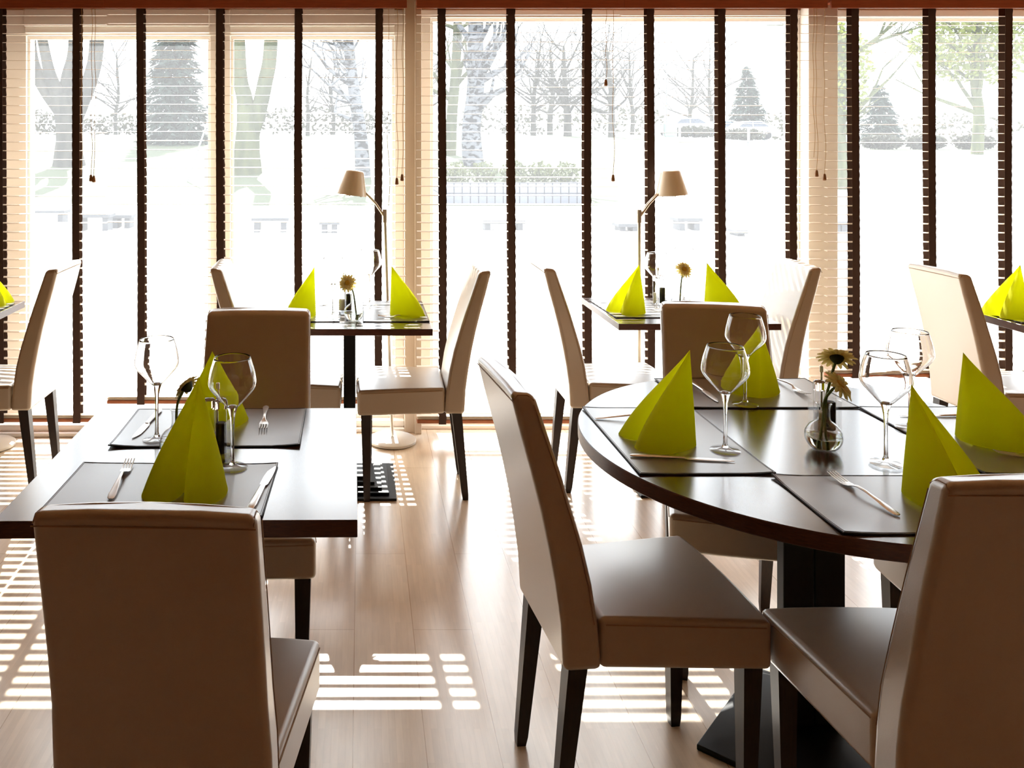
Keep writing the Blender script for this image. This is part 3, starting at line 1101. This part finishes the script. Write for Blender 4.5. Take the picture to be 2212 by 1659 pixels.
make_flower('upright cream gerbera on the right-hand window table',
            [(1.392, 3.745, 0.757), (1.398, 3.745, 0.855), (1.403, 3.742, 0.900), (1.408, 3.738, 0.925)], (0.05, -0.85, 0.5), 0.075, 6)


# ------------------------------------------------------------------ salt and pepper stands
def make_cruet(label, loc, rz):
    t = thing('salt_and_pepper_stand', label, 'cruet', (loc[0], loc[1], 0.7502), rz, 'clear salt and pepper stands')
    bm = BM()
    bx(bm, -0.032, 0.032, -0.017, 0.017, 0.0, 0.006)
    for e in (-1, 1):
        bx(bm, e * 0.032 - 0.002, e * 0.032 + 0.002, -0.017, 0.017, 0.006, 0.085)
    obj('holder', bm, M['glass'], t, smooth=False)
    for e, mname, hgt, lab in ((-1, 'salt', 0.045, 'clear shaker with white salt'), (1, 'pepper', 0.068, 'clear mill with dark peppercorns')):
        bm = BM()
        lathe(bm, [(0.0125, 0.007), (0.0135, 0.009), (0.0135, 0.105), (0.012, 0.110)], 24, (e * 0.0148, 0, 0), True, False)
        sh = obj('shaker' if e < 0 else 'pepper_mill', bm, M['glass'], t, label=lab)
        bm = BM()
        lathe(bm, [(0.0115, 0.010), (0.0122, 0.012), (0.0122, 0.010 + hgt), (0.010, 0.012 + hgt)], 20, (e * 0.0148, 0, 0), True, True)
        obj('salt' if e < 0 else 'peppercorns', bm, M[mname], sh)
        bm = BM()
        lathe(bm, [(0.0135, 0.110), (0.0140, 0.112), (0.0140, 0.130), (0.010, 0.134), (0.0, 0.135)], 20, (e * 0.0148, 0, 0))
        obj('cap', bm, M['glass_solid'], sh)
    bm = BM()
    lathe(bm, [(0.0025, 0.006), (0.0025, 0.150), (0.0045, 0.152), (0.0045, 0.166), (0.0, 0.168)], 12, (0, 0.012, 0))
    obj('handle', bm, M['chrome'], t)
    return t


c0 = make_cruet('clear salt and pepper stand behind the vase on the round table', (1.158, 2.140), R(8))
dup(c0, 'clear salt and pepper stand behind the wine glass on the front left table', (-0.338, 1.985, 0.7502), R(-14), 'clear salt and pepper stands')
dup(c0, 'clear salt and pepper stand behind the flower on the window table left of the aisle', (-0.068, 3.68, 0.7502), 0.1, 'clear salt and pepper stands')
dup(c0, 'clear salt and pepper stand beside the flower on the right-hand window table', (1.335, 3.84, 0.7502), 0.0, 'clear salt and pepper stands')


# ------------------------------------------------------------------ cutlery (built pointing along +y, tip at the origin)
def strip(bm, rows):
    """rows of (y, halfwidth, z, thickness, x)"""
    rings = []
    for y, w, z, th, x in rows:
        rings.append([(x - w, y, z - th * 0.3), (x - w * 0.6, y, z - th), (x + w * 0.6, y, z - th), (x + w, y, z - th * 0.3),
                      (x + w * 0.6, y, z + th * 0.3), (x - w * 0.6, y, z + th * 0.3)])
    loft(bm, rings)


def fork_mesh():
    bm = BM()
    for k in range(4):
        x = (k - 1.5) * 0.0062
        strip(bm, [(0.0, 0.0010, 0.0085, 0.0012, x * 1.02), (-0.020, 0.0016, 0.0050, 0.0016, x), (-0.042, 0.0018, 0.0028, 0.0018, x), (-0.050, 0.0024, 0.0026, 0.0018, x)])
    strip(bm, [(-0.046, 0.0118, 0.0028, 0.0018, 0), (-0.056, 0.0116, 0.0030, 0.0018, 0), (-0.066, 0.0085, 0.0048, 0.0020, 0), (-0.074, 0.0042, 0.0080, 0.0026, 0),
               (-0.085, 0.0032, 0.0108, 0.0028, 0), (-0.110, 0.0036, 0.0108, 0.0028, 0), (-0.150, 0.0060, 0.0070, 0.0024, 0), (-0.185, 0.0085, 0.0034, 0.0020, 0),
               (-0.200, 0.0070, 0.0024, 0.0018, 0), (-0.205, 0.0035, 0.0022, 0.0014, 0)])
    return bm


def knife_mesh():
    bm = BM()
    strip(bm, [(0.0, 0.0012, 0.0016, 0.0006, 0.004), (-0.012, 0.0050, 0.0016, 0.0009, 0.0025), (-0.030, 0.0082, 0.0016, 0.0010, 0.0005), (-0.060, 0.0094, 0.0018, 0.0012, 0),
               (-0.100, 0.0090, 0.0022, 0.0014, 0), (-0.108, 0.0064, 0.0030, 0.0022, 0)])
    strip(bm, [(-0.106, 0.0052, 0.0036, 0.0030, 0), (-0.118, 0.0058, 0.0042, 0.0036, 0), (-0.160, 0.0070, 0.0044, 0.0038, 0), (-0.205, 0.0085, 0.0042, 0.0036, 0),
               (-0.222, 0.0070, 0.0036, 0.0030, 0), (-0.228, 0.0030, 0.0030, 0.0020, 0)])
    return bm


fk = obj('fork', fork_mesh(), M['steel'])
kn = obj('knife', knife_mesh(), M['steel'])


def lay(src, tip, ang, label, first=[None]):
    global used
    o = src if src.name not in used else src.copy()
    if src.name in used:
        COL.objects.link(o)
    used.add(src.name)
    o.location = (tip[0], tip[1], ZM + 0.0008)
    o.rotation_euler = (0, 0, R(ang))
    k = 'fork' if src is fk else 'knife'
    return tag(o, label, k, 'steel ' + ('forks' if k == 'fork' else 'knives'))


used = set()
lay(fk, (-0.522, 1.938), 4, 'steel fork on the nearest mat of the front left table')
lay(kn, (-0.195, 1.910), -6, 'steel knife on the nearest mat of the front left table')
lay(fk, (-0.246, 2.145), 184, 'steel fork with tines toward us on the far mat of the front left table')
lay(kn, (-0.555, 2.092), 177, 'steel knife on the far mat of the front left table, beside a wine glass')
lay(kn, (0.846, 1.944), -98, 'steel knife lying before the left napkin on the round table')
lay(fk, (0.818, 2.245), -90, 'steel fork behind the left napkin on the round table, only its handle showing')
lay(kn, (0.997, 2.385), 180, 'steel knife on the back mat of the round table')
lay(fk, (1.272, 2.440), 182, 'steel fork on the back mat of the round table')
lay(fk, (1.022, 1.862), 5, 'steel fork on the near mat of the round table')
lay(fk, (1.470, 1.985), 82, 'steel fork under the right napkin on the round table')
lay(kn, (1.425, 2.262), 92, 'steel knife behind the right napkin on the round table')
lay(fk, (0.070, 3.560), 86, 'steel fork at the right end of the window table left of the aisle')
lay(kn, (0.050, 3.840), 90, 'steel knife at the right end of the window table left of the aisle')
lay(fk, (-0.125, 3.82), -90, 'steel fork at the left end of the window table left of the aisle')
lay(kn, (1.290, 3.615), -90, 'steel knife at the left end of the right-hand window table')
lay(fk, (1.290, 3.90), -88, 'steel fork at the left end of the right-hand window table')


# ------------------------------------------------------------------ floor lamps
def make_lamp(label, loc, side, lean=-0.035, tilt=8):
    t = thing('floor_lamp', label, 'lamp', (loc[0], loc[1], 0), 0, 'beige reading floor lamps')
    bm = BM()
    lathe(bm, [(0.0, 0.0), (0.108, 0.0), (0.118, 0.006), (0.118, 0.016), (0.110, 0.021), (0.03, 0.027), (0.0, 0.028)], 56)
    obj('base', bm, M['lamp_base'], t, angle=50)
    top = Vector((lean, 0, 1.115))
    bm = BM()
    tube(bm, [(0, 0, 0.02), top * 0.5 + Vector((0, 0, 0.01)), top], [0.0085, 0.008, 0.008], 14)
    pole = obj('pole', bm, M['lamp_metal'], t)
    bm = BM()
    lathe(bm, [(0.0, -0.03), (0.012, -0.03), (0.012, 0.035), (0.0, 0.036)], 14, tuple(top))
    obj('joint', bm, M['lamp_metal'], pole)
    e = top + Vector((side * 0.095, 0, 0.115))
    e2 = e + Vector((side * 0.055, 0, 0.012))
    bm = BM()
    for o2 in (-0.010, 0.010):
        tube(bm, [top + Vector((side * 0.004, o2 * 0.3, 0.0)), (top + e) / 2 + Vector((side * -0.002, o2, 0.006)), e + Vector((0, o2, 0)), e2 + Vector((0, o2, 0.0))], 0.0058, 10)
    obj('arm', bm, M['lamp_metal'], t)
    c = top + Vector((side * 0.158, 0, 0.165))
    rt = Matrix.Rotation(R(tilt) * side, 4, 'Y')
    bm = BM()
    lathe(bm, [(0.0, 0.063), (0.036, 0.063), (0.043, 0.061), (0.047, 0.055), (0.0535, 0.03), (0.0615, 0.0), (0.0695, -0.03), (0.076, -0.058),
               (0.0745, -0.058), (0.068, -0.03), (0.060, 0.0), (0.046, 0.052), (0.0, 0.058)], 48)
    for v in bm.verts:
        v.co = c + (rt @ v.co)
    sh = obj('lamp_shade', bm, M['lamp'], t, angle=50)
    bm = BM()
    lathe(bm, [(0.0, -0.052), (0.066, -0.050), (0.070, -0.046)], 40)
    for k in range(6):
        a = 2 * PI * k / 6 + 0.4
        bx(bm, 0.060 * math.cos(a) - 0.003, 0.060 * math.cos(a) + 0.003, 0.060 * math.sin(a) - 0.003, 0.060 * math.sin(a) + 0.003, -0.062, -0.050)
    for v in bm.verts:
        v.co = c + (rt @ v.co)
    obj('diffuser', bm, M['lamp_metal'], sh)
    return t


make_lamp('beige floor lamp with its shade turned left, beside the tan post', (0.154, 4.235), -1, -0.036, -8)
make_lamp('beige floor lamp with its shade turned right, behind the round table', (1.368, 4.215), 1, 0.0, -4)
make_lamp('floor lamp at the left edge of the picture, only its pale base showing', (-1.805, 4.17), -1, -0.03, -8)


# ------------------------------------------------------------------ outside: ground
def sstep(a, b, x):
    x = max(0, min(1, (x - a) / (b - a)))
    return x * x * (3 - 2 * x)


def gz(x, y):
    pts = [(4, -0.06), (20, -0.05), (21, 0.0), (25, 0.22), (32, 0.9), (45, 1.6), (65, 2.15), (120, 2.6), (260, 3.0)]
    z = pts[-1][1]
    for (a, za), (b, zb) in zip(pts, pts[1:]):
        if y <= b:
            z = za + (zb - za) * max(0, (y - a)) / (b - a)
            break
    u = x / max(y, 1)
    k = 1 - 0.35 * sstep(0.30, 0.60, u)
    return z * k if z > 0 else z


bm = BM()
ys = [4.63, 8, 12, 16, 19.8, 20.6, 21.5, 23, 25, 27, 29, 32, 36, 40, 45, 52, 60, 72, 90, 120, 180, 260]
us = [-1.4 + 3.4 * i / 60 for i in range(61)]
rows = [[bm.verts.new((u * max(y, 12), y, gz(u * max(y, 12), y))) for u in us] for y in ys]
for a, b in zip(rows, rows[1:]):
    for i in range(len(us) - 1):
        bm.faces.new((a[i], a[i + 1], b[i + 1], b[i]))
gr = struct('ground', bm, [M['paving'], M['grass'], M['asphalt']])
for f in gr.data.polygons:
    c = f.center
    u = c.x / max(c.y, 1)
    if c.y > 20.6:
        road = (u > 0.32 and c.y < 46) or (u > 0.30 and c.y >= 60)
        f.material_index = 2 if road else 1


# ------------------------------------------------------------------ outside: trees
def at(px, d, py=None):
    x = (px - 780) * d / 1851
    return x, d, gz(x, d)


def branch(bm, p, dirv, L, r, depth, rnd, spread=0.5, seg=6, up=0.15, shrink=0.62, kidsn=(2, 3)):
    pts, rads = [p.copy()], [r]
    d = dirv.normalized()
    n = 4
    for k in range(n):
        d = (d + Vector((rnd.uniform(-1, 1), rnd.uniform(-1, 1), rnd.uniform(-0.4, 1) * up * 4)) * 0.10).normalized()
        p = p + d * (L / n)
        pts.append(p.copy())
        rads.append(r * (1 - 0.38 * (k + 1) / n))
    tube(bm, pts, rads, seg if r > 0.05 else 4, False)
    if depth <= 0:
        return
    for k in range(rnd.randint(*kidsn)):
        nd = (d + Vector((rnd.uniform(-1, 1), rnd.uniform(-1, 1), rnd.uniform(-0.3, 0.7))) * spread * 1.6).normalized()
        branch(bm, p if k < 2 else pts[rnd.randint(2, n)], nd, L * rnd.uniform(0.6, 0.9), rads[-1] * rnd.uniform(0.6, 0.8), depth - 1, rnd, spread, seg, up, shrink, kidsn)


def tree(name, label, base, stems, m, group='trees outside', crown=None):
    """stems: list of (points relative to base, radii, twig depth)"""
    t = thing(name, label, 'tree', base, 0, group)
    rnd = random.Random(label)
    bm = BM()
    bt = BM()
    for pts, rads, depth in stems:
        P = cat_rom([Vector(p) for p in pts], 5)
        rr = []
        for k in range(len(P)):
            f = k / (len(P) - 1) * (len(rads) - 1)
            i = min(int(f), len(rads) - 2)
            rr.append(rads[i] + (rads[i + 1] - rads[i]) * (f - i))
        tube(bm, P, rr, 14, False)
        if depth:
            for k in range(len(P) // 3, len(P), 2 if depth[0] < 4 else 1):
                for _ in range(2):
                    dv = Vector((rnd.uniform(-1, 1), rnd.uniform(-1, 1), rnd.uniform(0.1, 0.9)))
                    branch(bt, P[k], dv, rnd.uniform(0.8, 1.8) * depth[1], max(rr[k] * 0.5, 0.025 * depth[1]), depth[0], rnd)
    obj('trunk', bm, m, t)
    if len(bt.verts):
        obj('branches', bt, m, t)
    else:
        bt.free()
    if crown:
        crown(t, rnd)
    return t


# big forked tree at the left
x, d, z = at(150, 30)
k = 30 / 1851
tree('forked_tree', 'large forked bare tree behind the leftmost blind', (x, d, z), [
    ([(0, 0, -0.2), (-0.05, 0, 0.9), (-0.1, 0, 1.8), (-0.35, 0, 2.4)], [0.62, 0.40, 0.42, 0.40], None),
    ([(-0.2, 0, 1.9), (-0.9, 0.2, 2.7), (-1.35, 0.2, 3.6), (-1.5, 0.2, 5.0), (-1.5, 0.2, 7)], [0.34, 0.26, 0.22, 0.2, 0.15], None),
    ([(-0.2, 0, 2.1), (-0.55, -0.2, 3.0), (-0.75, -0.2, 3.8), (-0.95, -0.2, 5), (-1.0, -0.2, 7)], [0.3, 0.22, 0.18, 0.17, 0.12], None),
    ([(-0.1, 0, 2.1), (-0.1, 0.1, 3.0), (0.12, 0.1, 3.9), (0.15, 0.1, 5), (0.2, 0.1, 7)], [0.3, 0.24, 0.22, 0.2, 0.15], None),
    ([(0.05, 0, 1.5), (0.45, 0, 2.3), (0.78, 0, 3.2), (0.95, 0, 4.2), (1.05, 0, 7)], [0.36, 0.28, 0.26, 0.25, 0.2], None),
], M['bark'])


def conifer(label, base, h, w, seed, dens=26):
    t = thing('conifer', label, 'tree', base, 0, 'trees outside')
    rnd = random.Random(seed)
    bm = BM()
    tube(bm, [(0, 0, -0.2), (0, 0, h * 0.9)], [w * 0.05, w * 0.01], 8, False)
    obj('trunk', bm, M['bark'], t)
    bm = BM()
    L = int(dens)
    for k in range(L):
        f = k / L
        zc = h * (0.04 + 0.94 * f)
        rad = w / 2 * (1 - f) ** 0.75
        nb = max(5, int(17 * (1 - f) + 5))
        for b in range(nb):
            a = rnd.uniform(0, 2 * PI)
            rr = rad * rnd.uniform(0.75, 1.12) + 0.08
            droop = rr * rnd.uniform(0.15, 0.45)
            ca, sa = math.cos(a), math.sin(a)
            for tw in range(9):
                s0 = rnd.uniform(0.15, 1.0)
                px, py, pz = rr * s0 * ca, rr * s0 * sa, zc - droop * s0 + rnd.uniform(-0.12, 0.12)
                a2 = a + rnd.uniform(-1.1, 1.1)
                ln = rnd.uniform(0.18, 0.42) * (w / 3.0)
                wd = ln * 0.22
                c2, s2 = math.cos(a2), math.sin(a2)
                dz = rnd.uniform(-0.7, 0.2) * ln
                v = [bm.verts.new(q) for q in ((px - s2 * wd, py + c2 * wd, pz), (px + s2 * wd, py - c2 * wd, pz + 0.02),
                                               (px + c2 * ln, py + s2 * ln, pz + dz), (px, py, pz + wd * 1.4))]
                bm.faces.new((v[0], v[1], v[2])); bm.faces.new((v[0], v[2], v[3])); bm.faces.new((v[1], v[3], v[2]))
    obj('needles', bm, M['needle'], t, smooth=False)
    return t


x, d, z = at(378, 42)
conifer('dense dark green conifer behind the wide left blind', (x, d, z), 9.0, 3.3, 3, 44)
x, d, z = at(1614, 76)
conifer('small hazy conifer beside the parked cars', (x, d, z), 6.6, 3.8, 5, 26)
x, d, z = at(1900, 85)
conifer('faint distant conifer behind the rightmost blind', (x, d, z), 6.0, 4.5, 6, 20)

x, d, z = at(532, 28)
tree('twin_trunk_tree', 'grey-green tree with two trunks behind the wide left blind', (x, d, z), [
    ([(0, 0, -0.2), (0.02, 0, 0.7), (0.05, 0, 1.4), (0.02, 0, 2.2)], [0.56, 0.42, 0.38, 0.32], None),
    ([(0.0, 0, 1.5), (-0.05, 0, 2.4), (-0.22, 0, 3.3), (-0.3, 0, 6)], [0.32, 0.27, 0.24, 0.2], None),
    ([(0.1, 0, 1.2), (0.42, 0, 2.1), (0.62, 0, 3.0), (0.78, 0, 3.9), (0.85, 0, 6)], [0.32, 0.26, 0.25, 0.23, 0.2], None),
], M['bark_green'])
x, d, z = at(783, 27)
tree('birch_tree', 'leaning birch trunk with dark patches left of the tan post', (x, d, z), [
    ([(0.02, 0, -0.2), (-0.05, 0, 1.2), (-0.25, 0, 2.6), (-0.42, 0, 4.0), (-0.6, 0, 6)], [0.26, 0.21, 0.19, 0.17, 0.14], (2, 0.7)),
], M['birch'])
x, d, z = at(1024, 30)
tree('birch_tree', 'pale birch with bare twigs right of the tan post', (x, d, z), [
    ([(0, 0, -0.2), (-0.1, 0, 1.2), (0.05, 0, 2.6), (0.05, 0, 4.2), (0.1, 0, 7)], [0.40, 0.33, 0.31, 0.28, 0.22], (3, 0.8)),
], M['birch'])
x, d, z = at(972, 34)
tree('mossy_tree', 'slim green-stemmed tree next to the pale birch', (x, d, z), [
    ([(0, 0, -0.2), (0.08, 0, 1.6), (0.2, 0, 3.0), (0.3, 0, 5), (0.35, 0, 8)], [0.24, 0.22, 0.2, 0.18, 0.14], (2, 0.8)),
], M['bark_green'])
x, d, z = at(664, 60)
tree('young_tree', 'thin young tree on the lawn between two trunks', (x, d, z), [
    ([(0, 0, -0.2), (0.05, 0, 1.6), (0.0, 0, 3.0), (0.3, 0, 5.5)], [0.16, 0.13, 0.1, 0.04], (3, 0.8)),
], M['bark'])
bare = [(1152, 62, 0.22), (1188, 70, 0.26), (1226, 58, 0.3), (1262, 75, 0.22), (1321, 55, 0.24), (1365, 80, 0.22), (1490, 95, 0.25), (1536, 100, 0.25), (905, 75, 0.25), (250, 80, 0.2), (720, 85, 0.2)]
blab = ['bare tree right of the young birches, first in a row', 'bare tree second in the row on the lawn', 'bare tree with the thickest trunk in the row on the lawn',
        'bare tree at the right end of the row on the lawn', 'spreading bare tree behind the hanging blind cord', 'distant bare tree left of the street lamp',
        'distant bare tree behind the white cars', 'distant bare tree behind the blue car', 'distant bare tree behind the tan post', 'faint distant tree behind the left lawn', 'faint distant tree behind the leaning birch']
for (px, dd, r0), lab in zip(bare, blab):
    x, d, z = at(px, dd)
    h = dd / 1851 * 130 + 2.0
    rn = random.Random(px)
    tree('bare_tree', lab, (x, d, z), [
        ([(0, 0, -0.2), (rn.uniform(-.1, .1), 0, h * 0.25), (rn.uniform(-.3, .3), 0, h * 0.5), (rn.uniform(-.6, .6), 0, h * 1.0)], [r0, r0 * 0.85, r0 * 0.7, r0 * 0.25], (4, dd / 44)),
    ], M['bark'], 'bare trees on the lawn')


def leaf_crown(n, rx, ry, rz, cz, size, m, nm='foliage', cx=0):
    def f(t, rnd):
        bm = BM()
        for _ in range(n):
            while True:
                p = Vector((rnd.uniform(-1, 1), rnd.uniform(-1, 1), rnd.uniform(-1, 1)))
                if p.length < 1:
                    break
            c = Vector((cx + p.x * rx, p.y * ry, cz + p.z * rz))
            a = Vector((rnd.uniform(-1, 1), rnd.uniform(-1, 1), rnd.uniform(-1, 1))).normalized() * size * rnd.uniform(0.6, 1.3)
            b = a.cross(Vector((rnd.uniform(-1, 1), rnd.uniform(-1, 1), rnd.uniform(-1, 1)))).normalized() * size * 0.5
            bm.faces.new([bm.verts.new(q) for q in (c - a, c + b, c + a, c - b)])
        obj(nm, bm, m, t, smooth=False)
    return f


x, d, z = at(1812, 25)
tree('leafy_tree', 'mossy tree trunk with young leaves right of the wide pillar', (x, d, z), [
    ([(0, 0, -0.2), (0.0, 0, 1.0), (-0.02, 0, 2.2), (0.15, 0, 4.5)], [0.30, 0.22, 0.2, 0.15], (2, 0.8)),
], M['bark_green'], crown=leaf_crown(900, 0.9, 0.9, 1.5, 3.4, 0.10, M['leaf']))
x, d, z = at(2110, 42)
tree('leafy_tree', 'pale yellow-green tree in the upper right corner', (x, d, z), [
    ([(0, 0, -0.2), (0.1, 0, 2.0), (-0.1, 0, 4), (0.2, 0, 7)], [0.28, 0.24, 0.2, 0.1], (3, 1.4)),
], M['bark_green'], crown=leaf_crown(2600, 3.2, 2.0, 2.2, 5.6, 0.16, M['leaf']))


def bush(name, label, base, rx, ry, rz, n, size, m, group):
    t = thing(name, label, name.replace('_', ' '), base, 0, group)
    rnd = random.Random(label)
    bm = BM()
    for k in range(7):
        a = rnd.uniform(0, 2 * PI)
        tube(bm, [(0, 0, -0.05), (math.cos(a) * rx * 0.4, math.sin(a) * ry * 0.4, rz * 0.7), (math.cos(a) * rx * 0.75, math.sin(a) * ry * 0.75, rz * 1.4)], [0.02, 0.014, 0.006], 5, False)
    obj('stems', bm, M['bark'], t)
    leaf_crown(n, rx, ry, rz, rz * 0.9, size, m)(t, rnd)
    return t


# planter wall with shrubs
x0, x1 = (948 - 780) * 21 / 1851, (1258 - 780) * 21 / 1851
t = thing('planter', 'low grey tiled planter wall on the terrace beyond the aisle', 'planter', ((x0 + x1) / 2, 21, 0))
bm = BM(); hw = (x1 - x0) / 2
bx(bm, -hw, hw, -0.12, 0.12, -0.06, 0.52)
bx(bm, hw - 0.24, hw, 0.12, 2.2, -0.06, 0.52)
bx(bm, -hw, -hw + 0.24, 0.12, 2.2, -0.06, 0.52)
obj('tiled_surround', bm, M['planter'], t, smooth=False)
bm = BM(); bx(bm, -hw + 0.24, hw - 0.24, 0.12, 2.2, -0.06, 0.40)
obj('soil', bm, mat('dark_soil', srgb(96, 84, 66), 0.95, var=0.3, vscale=8), t, smooth=False)
for i, (px, w, lab) in enumerate([(985, 0.37, 'olive shrub at the left end of the planter'), (1045, 0.37, 'olive shrub second from the left in the planter'),
                                  (1110, 0.37, 'olive shrub in the middle of the planter'), (1168, 0.37, 'olive shrub second from the right in the planter'),
                                  (1222, 0.37, 'olive shrub trailing over the right end of the planter')]):
    bush('shrub', lab, ((px - 780) * 21.9 / 1851, 21.9, 0.38), w, 0.6, 0.34, 420, 0.055, M['shrub'], 'shrubs in the planter')

# hedges
for i, (px, dd, w, lab) in enumerate([(1500, 62, 1.72, 'clipped hedge before the parked cars, left part'), (1605, 62, 1.72, 'clipped hedge before the parked cars, right part'),
                                      (1905, 50, 1.25, 'low hedge behind the rightmost blind, left piece'), (2000, 50, 1.25, 'low hedge behind the rightmost blind, middle piece'),
                                      (2105, 50, 1.3, 'low hedge behind the rightmost blind, right piece')]):
    x, d, z = at(px, dd)
    bush('hedge', lab, (x, d, z), w, 0.6, 0.45, 900, 0.14, M['hedge'], 'hedges across the road')
for i, (px, dd, w, h, lab) in enumerate([(90, 85, 5, 1.3, 'hazy bush line at the left behind the lawn'), (240, 90, 5, 1.2, 'hazy bush line behind the leftmost blind'), (660, 88, 6, 1.6, 'hazy bush line behind the wide left blind'),
                                         (800, 92, 5, 1.5, 'hazy bush line behind the leaning birch'), (1110, 95, 7, 1.8, 'hazy bush line behind the row of bare trees'), (1320, 98, 7, 1.9, 'hazy bush line left of the street lamp'),
                                         (1680, 98, 6, 1.7, 'hazy bush line right of the small conifer'), (2060, 100, 9, 1.8, 'hazy bush line at the right behind the road')]):
    x, d, z = at(px, dd)
    bush('bush', lab, (x, d, z), w, 1.5, h, 420, 0.30, M['hedge'], 'bushes on the horizon')


# cars
def car(label, base, rz, m):
    t = thing('parked_car', label, 'car', base, rz, 'parked cars')
    bm = BM()
    prof = [(-2.1, 0.25), (-2.15, 0.6), (-2.0, 0.85), (-1.2, 0.95), (-0.6, 1.42), (0.9, 1.46), (1.75, 1.0), (2.1, 0.9), (2.15, 0.5), (2.05, 0.25)]
    rings = []
    for y, s in ((-0.85, 0.96), (-0.80, 1.0), (0.80, 1.0), (0.85, 0.96)):
        rings.append([(x * s, y * (0.84 if z > 1.2 else 1.0), z if z < 1 else z * (1 if s == 1 else 0.99)) for x, z in prof])
    loft(bm, rings)
    obj('body', bm, m, t, bevel=0.05, bseg=2)
    for e in (-1, 1):
        bm = BM()
        pts = [(-1.0, 0.98), (-0.55, 1.34), (0.1, 1.37), (0.1, 0.98)]
        loft(bm, [[(x, e * 0.80, z) for x, z in pts], [(x, e * (0.865 if z < 1.1 else 0.735), z) for x, z in pts]])
        pts = [(0.18, 0.98), (0.18, 1.37), (0.85, 1.37), (1.45, 1.02)]
        loft(bm, [[(x, e * 0.80, z) for x, z in pts], [(x, e * (0.865 if z < 1.1 else 0.735), z) for x, z in pts]])
        obj('side_windows', bm, M['car_glass'], t, smooth=False)
        for wx2 in (-1.3, 1.3):
            bm = BM()
            lathe(bm, [(0.0, 0.0), (0.16, 0.0), (0.31, 0.02), (0.32, 0.16), (0.30, 0.18), (0.0, 0.18)], 20)
            for v in bm.verts:
                v.co = Vector((v.co.x + wx2, e * (0.88 - v.co.z), v.co.y + 0.32))
            obj('wheel', bm, M['tyre'], t)
    return t


for px, dd, m, lab in ((1478, 68, 'car_white', 'white car parked behind the hedge, left of the blue car'), (1546, 76, 'car_blue', 'blue car parked between two white cars'),
                       (1612, 68, 'car_white', 'white car parked behind the hedge, below the small conifer')):
    x, d, z = at(px, dd)
    car(lab, (x, d, z), 0.05, M[m])

# street lamp, bin, posts, leaning stake
x, d, z = at(1440, 60)
t = thing('street_lamp', 'street lamp between the blind tapes left of the parked cars', 'street lamp', (x, d, z))
bm = BM(); tube(bm, [(0, 0, -0.1), (0, 0, 5.1)], [0.07, 0.045], 10)
obj('pole', bm, M['pole'], t)
bm = BM(); bx(bm, -0.42, 0.18, -0.14, 0.14, 5.08, 5.26)
obj('lamp_head', bm, M['pole'], t, bevel=0.03)
x, d, z = at(1447, 45)
t = thing('litter_bin', 'grey litter bin on posts beside the road', 'bin', (x, d, z))
bm = BM(); lathe(bm, [(0.24, 0.28), (0.30, 0.34), (0.32, 0.95), (0.26, 1.02), (0.0, 1.04)], 20, (0, 0, 0), True)
obj('bin_body', bm, M['bin'], t)
for e in (-1, 1):
    bm = BM(); tube(bm, [(e * 0.34, 0, -0.1), (e * 0.34, 0, 1.0)], 0.035, 8)
    obj('post', bm, M['pole'], t)
for px, lab in ((1468, 'pale wooden post right of the litter bin'), (1617, 'pale wooden post below the small conifer')):
    x, d, z = at(px, 46)
    bm = BM(); lathe(bm, [(0.07, -0.1), (0.07, 0.95), (0.05, 1.0), (0.0, 1.0)], 10)
    o = obj('bollard', bm, M['pole'], loc=(x, d, z))
    tag(o, lab, 'post', 'posts by the road')
x, d, z = at(402, 26)
bm = BM(); tube(bm, [(0, 0, -0.05), (0.28, 0.5, 1.0), (0.55, 1.0, 2.05)], 0.03, 8)
o = obj('leaning_stake', bm, M['pole'], loc=(x, d, z))
tag(o, 'thin leaning stake in front of the dark conifer', 'stake')


# low terrace benches
def bench(label, px, dd, w, h, rz=0.0):
    x = (px - 780) * dd / 1851
    t = thing('terrace_bench', label, 'bench', (x, dd, gz(x, dd)), rz, 'low stone benches on the terrace')
    bm = BM(); bx(bm, -w / 2, w / 2, -0.2, 0.2, h - 0.06, h)
    obj('bench_top', bm, M['stone'], t, bevel=0.008, bseg=2)
    for e in (-1, 1):
        bm = BM(); bx(bm, e * (w / 2 - 0.09) - 0.05, e * (w / 2 - 0.09) + 0.05, -0.16, 0.16, 0, h - 0.06)
        obj('bench_leg', bm, M['stone'], t, bevel=0.006, bseg=2)
    return t


for px, dd, w, h, lab in ((205, 15.0, 0.62, 0.30, 'low stone bench beyond the leftmost blind'), (266, 15.6, 0.40, 0.24, 'small stone bench next to the one beyond the leftmost blind'),
                          (95, 16.5, 0.9, 0.25, 'long stone bench at the far left of the terrace'),
                          (585, 14.9, 0.64, 0.25, 'low stone bench beyond the wide left blind'), (712, 14.8, 0.35, 0.2, 'small stone bench below the left lamp shade'),
                          (1085, 15.2, 0.75, 0.18, 'low stone bench before the tiled planter'), (1353, 15.0, 0.40, 0.14, 'small stone bench left of the right-hand lamp'),
                          (1482, 15.2, 0.44, 0.22, 'small stone bench right of the right-hand lamp'), (1592, 14.3, 0.2, 0.1, 'tiny stone block on the terrace right of the lamp'),
                          (1806, 15.0, 0.3, 0.18, 'small stone bench right of the wide pillar')):
    bench(lab, px, dd, w, h, 0.02)
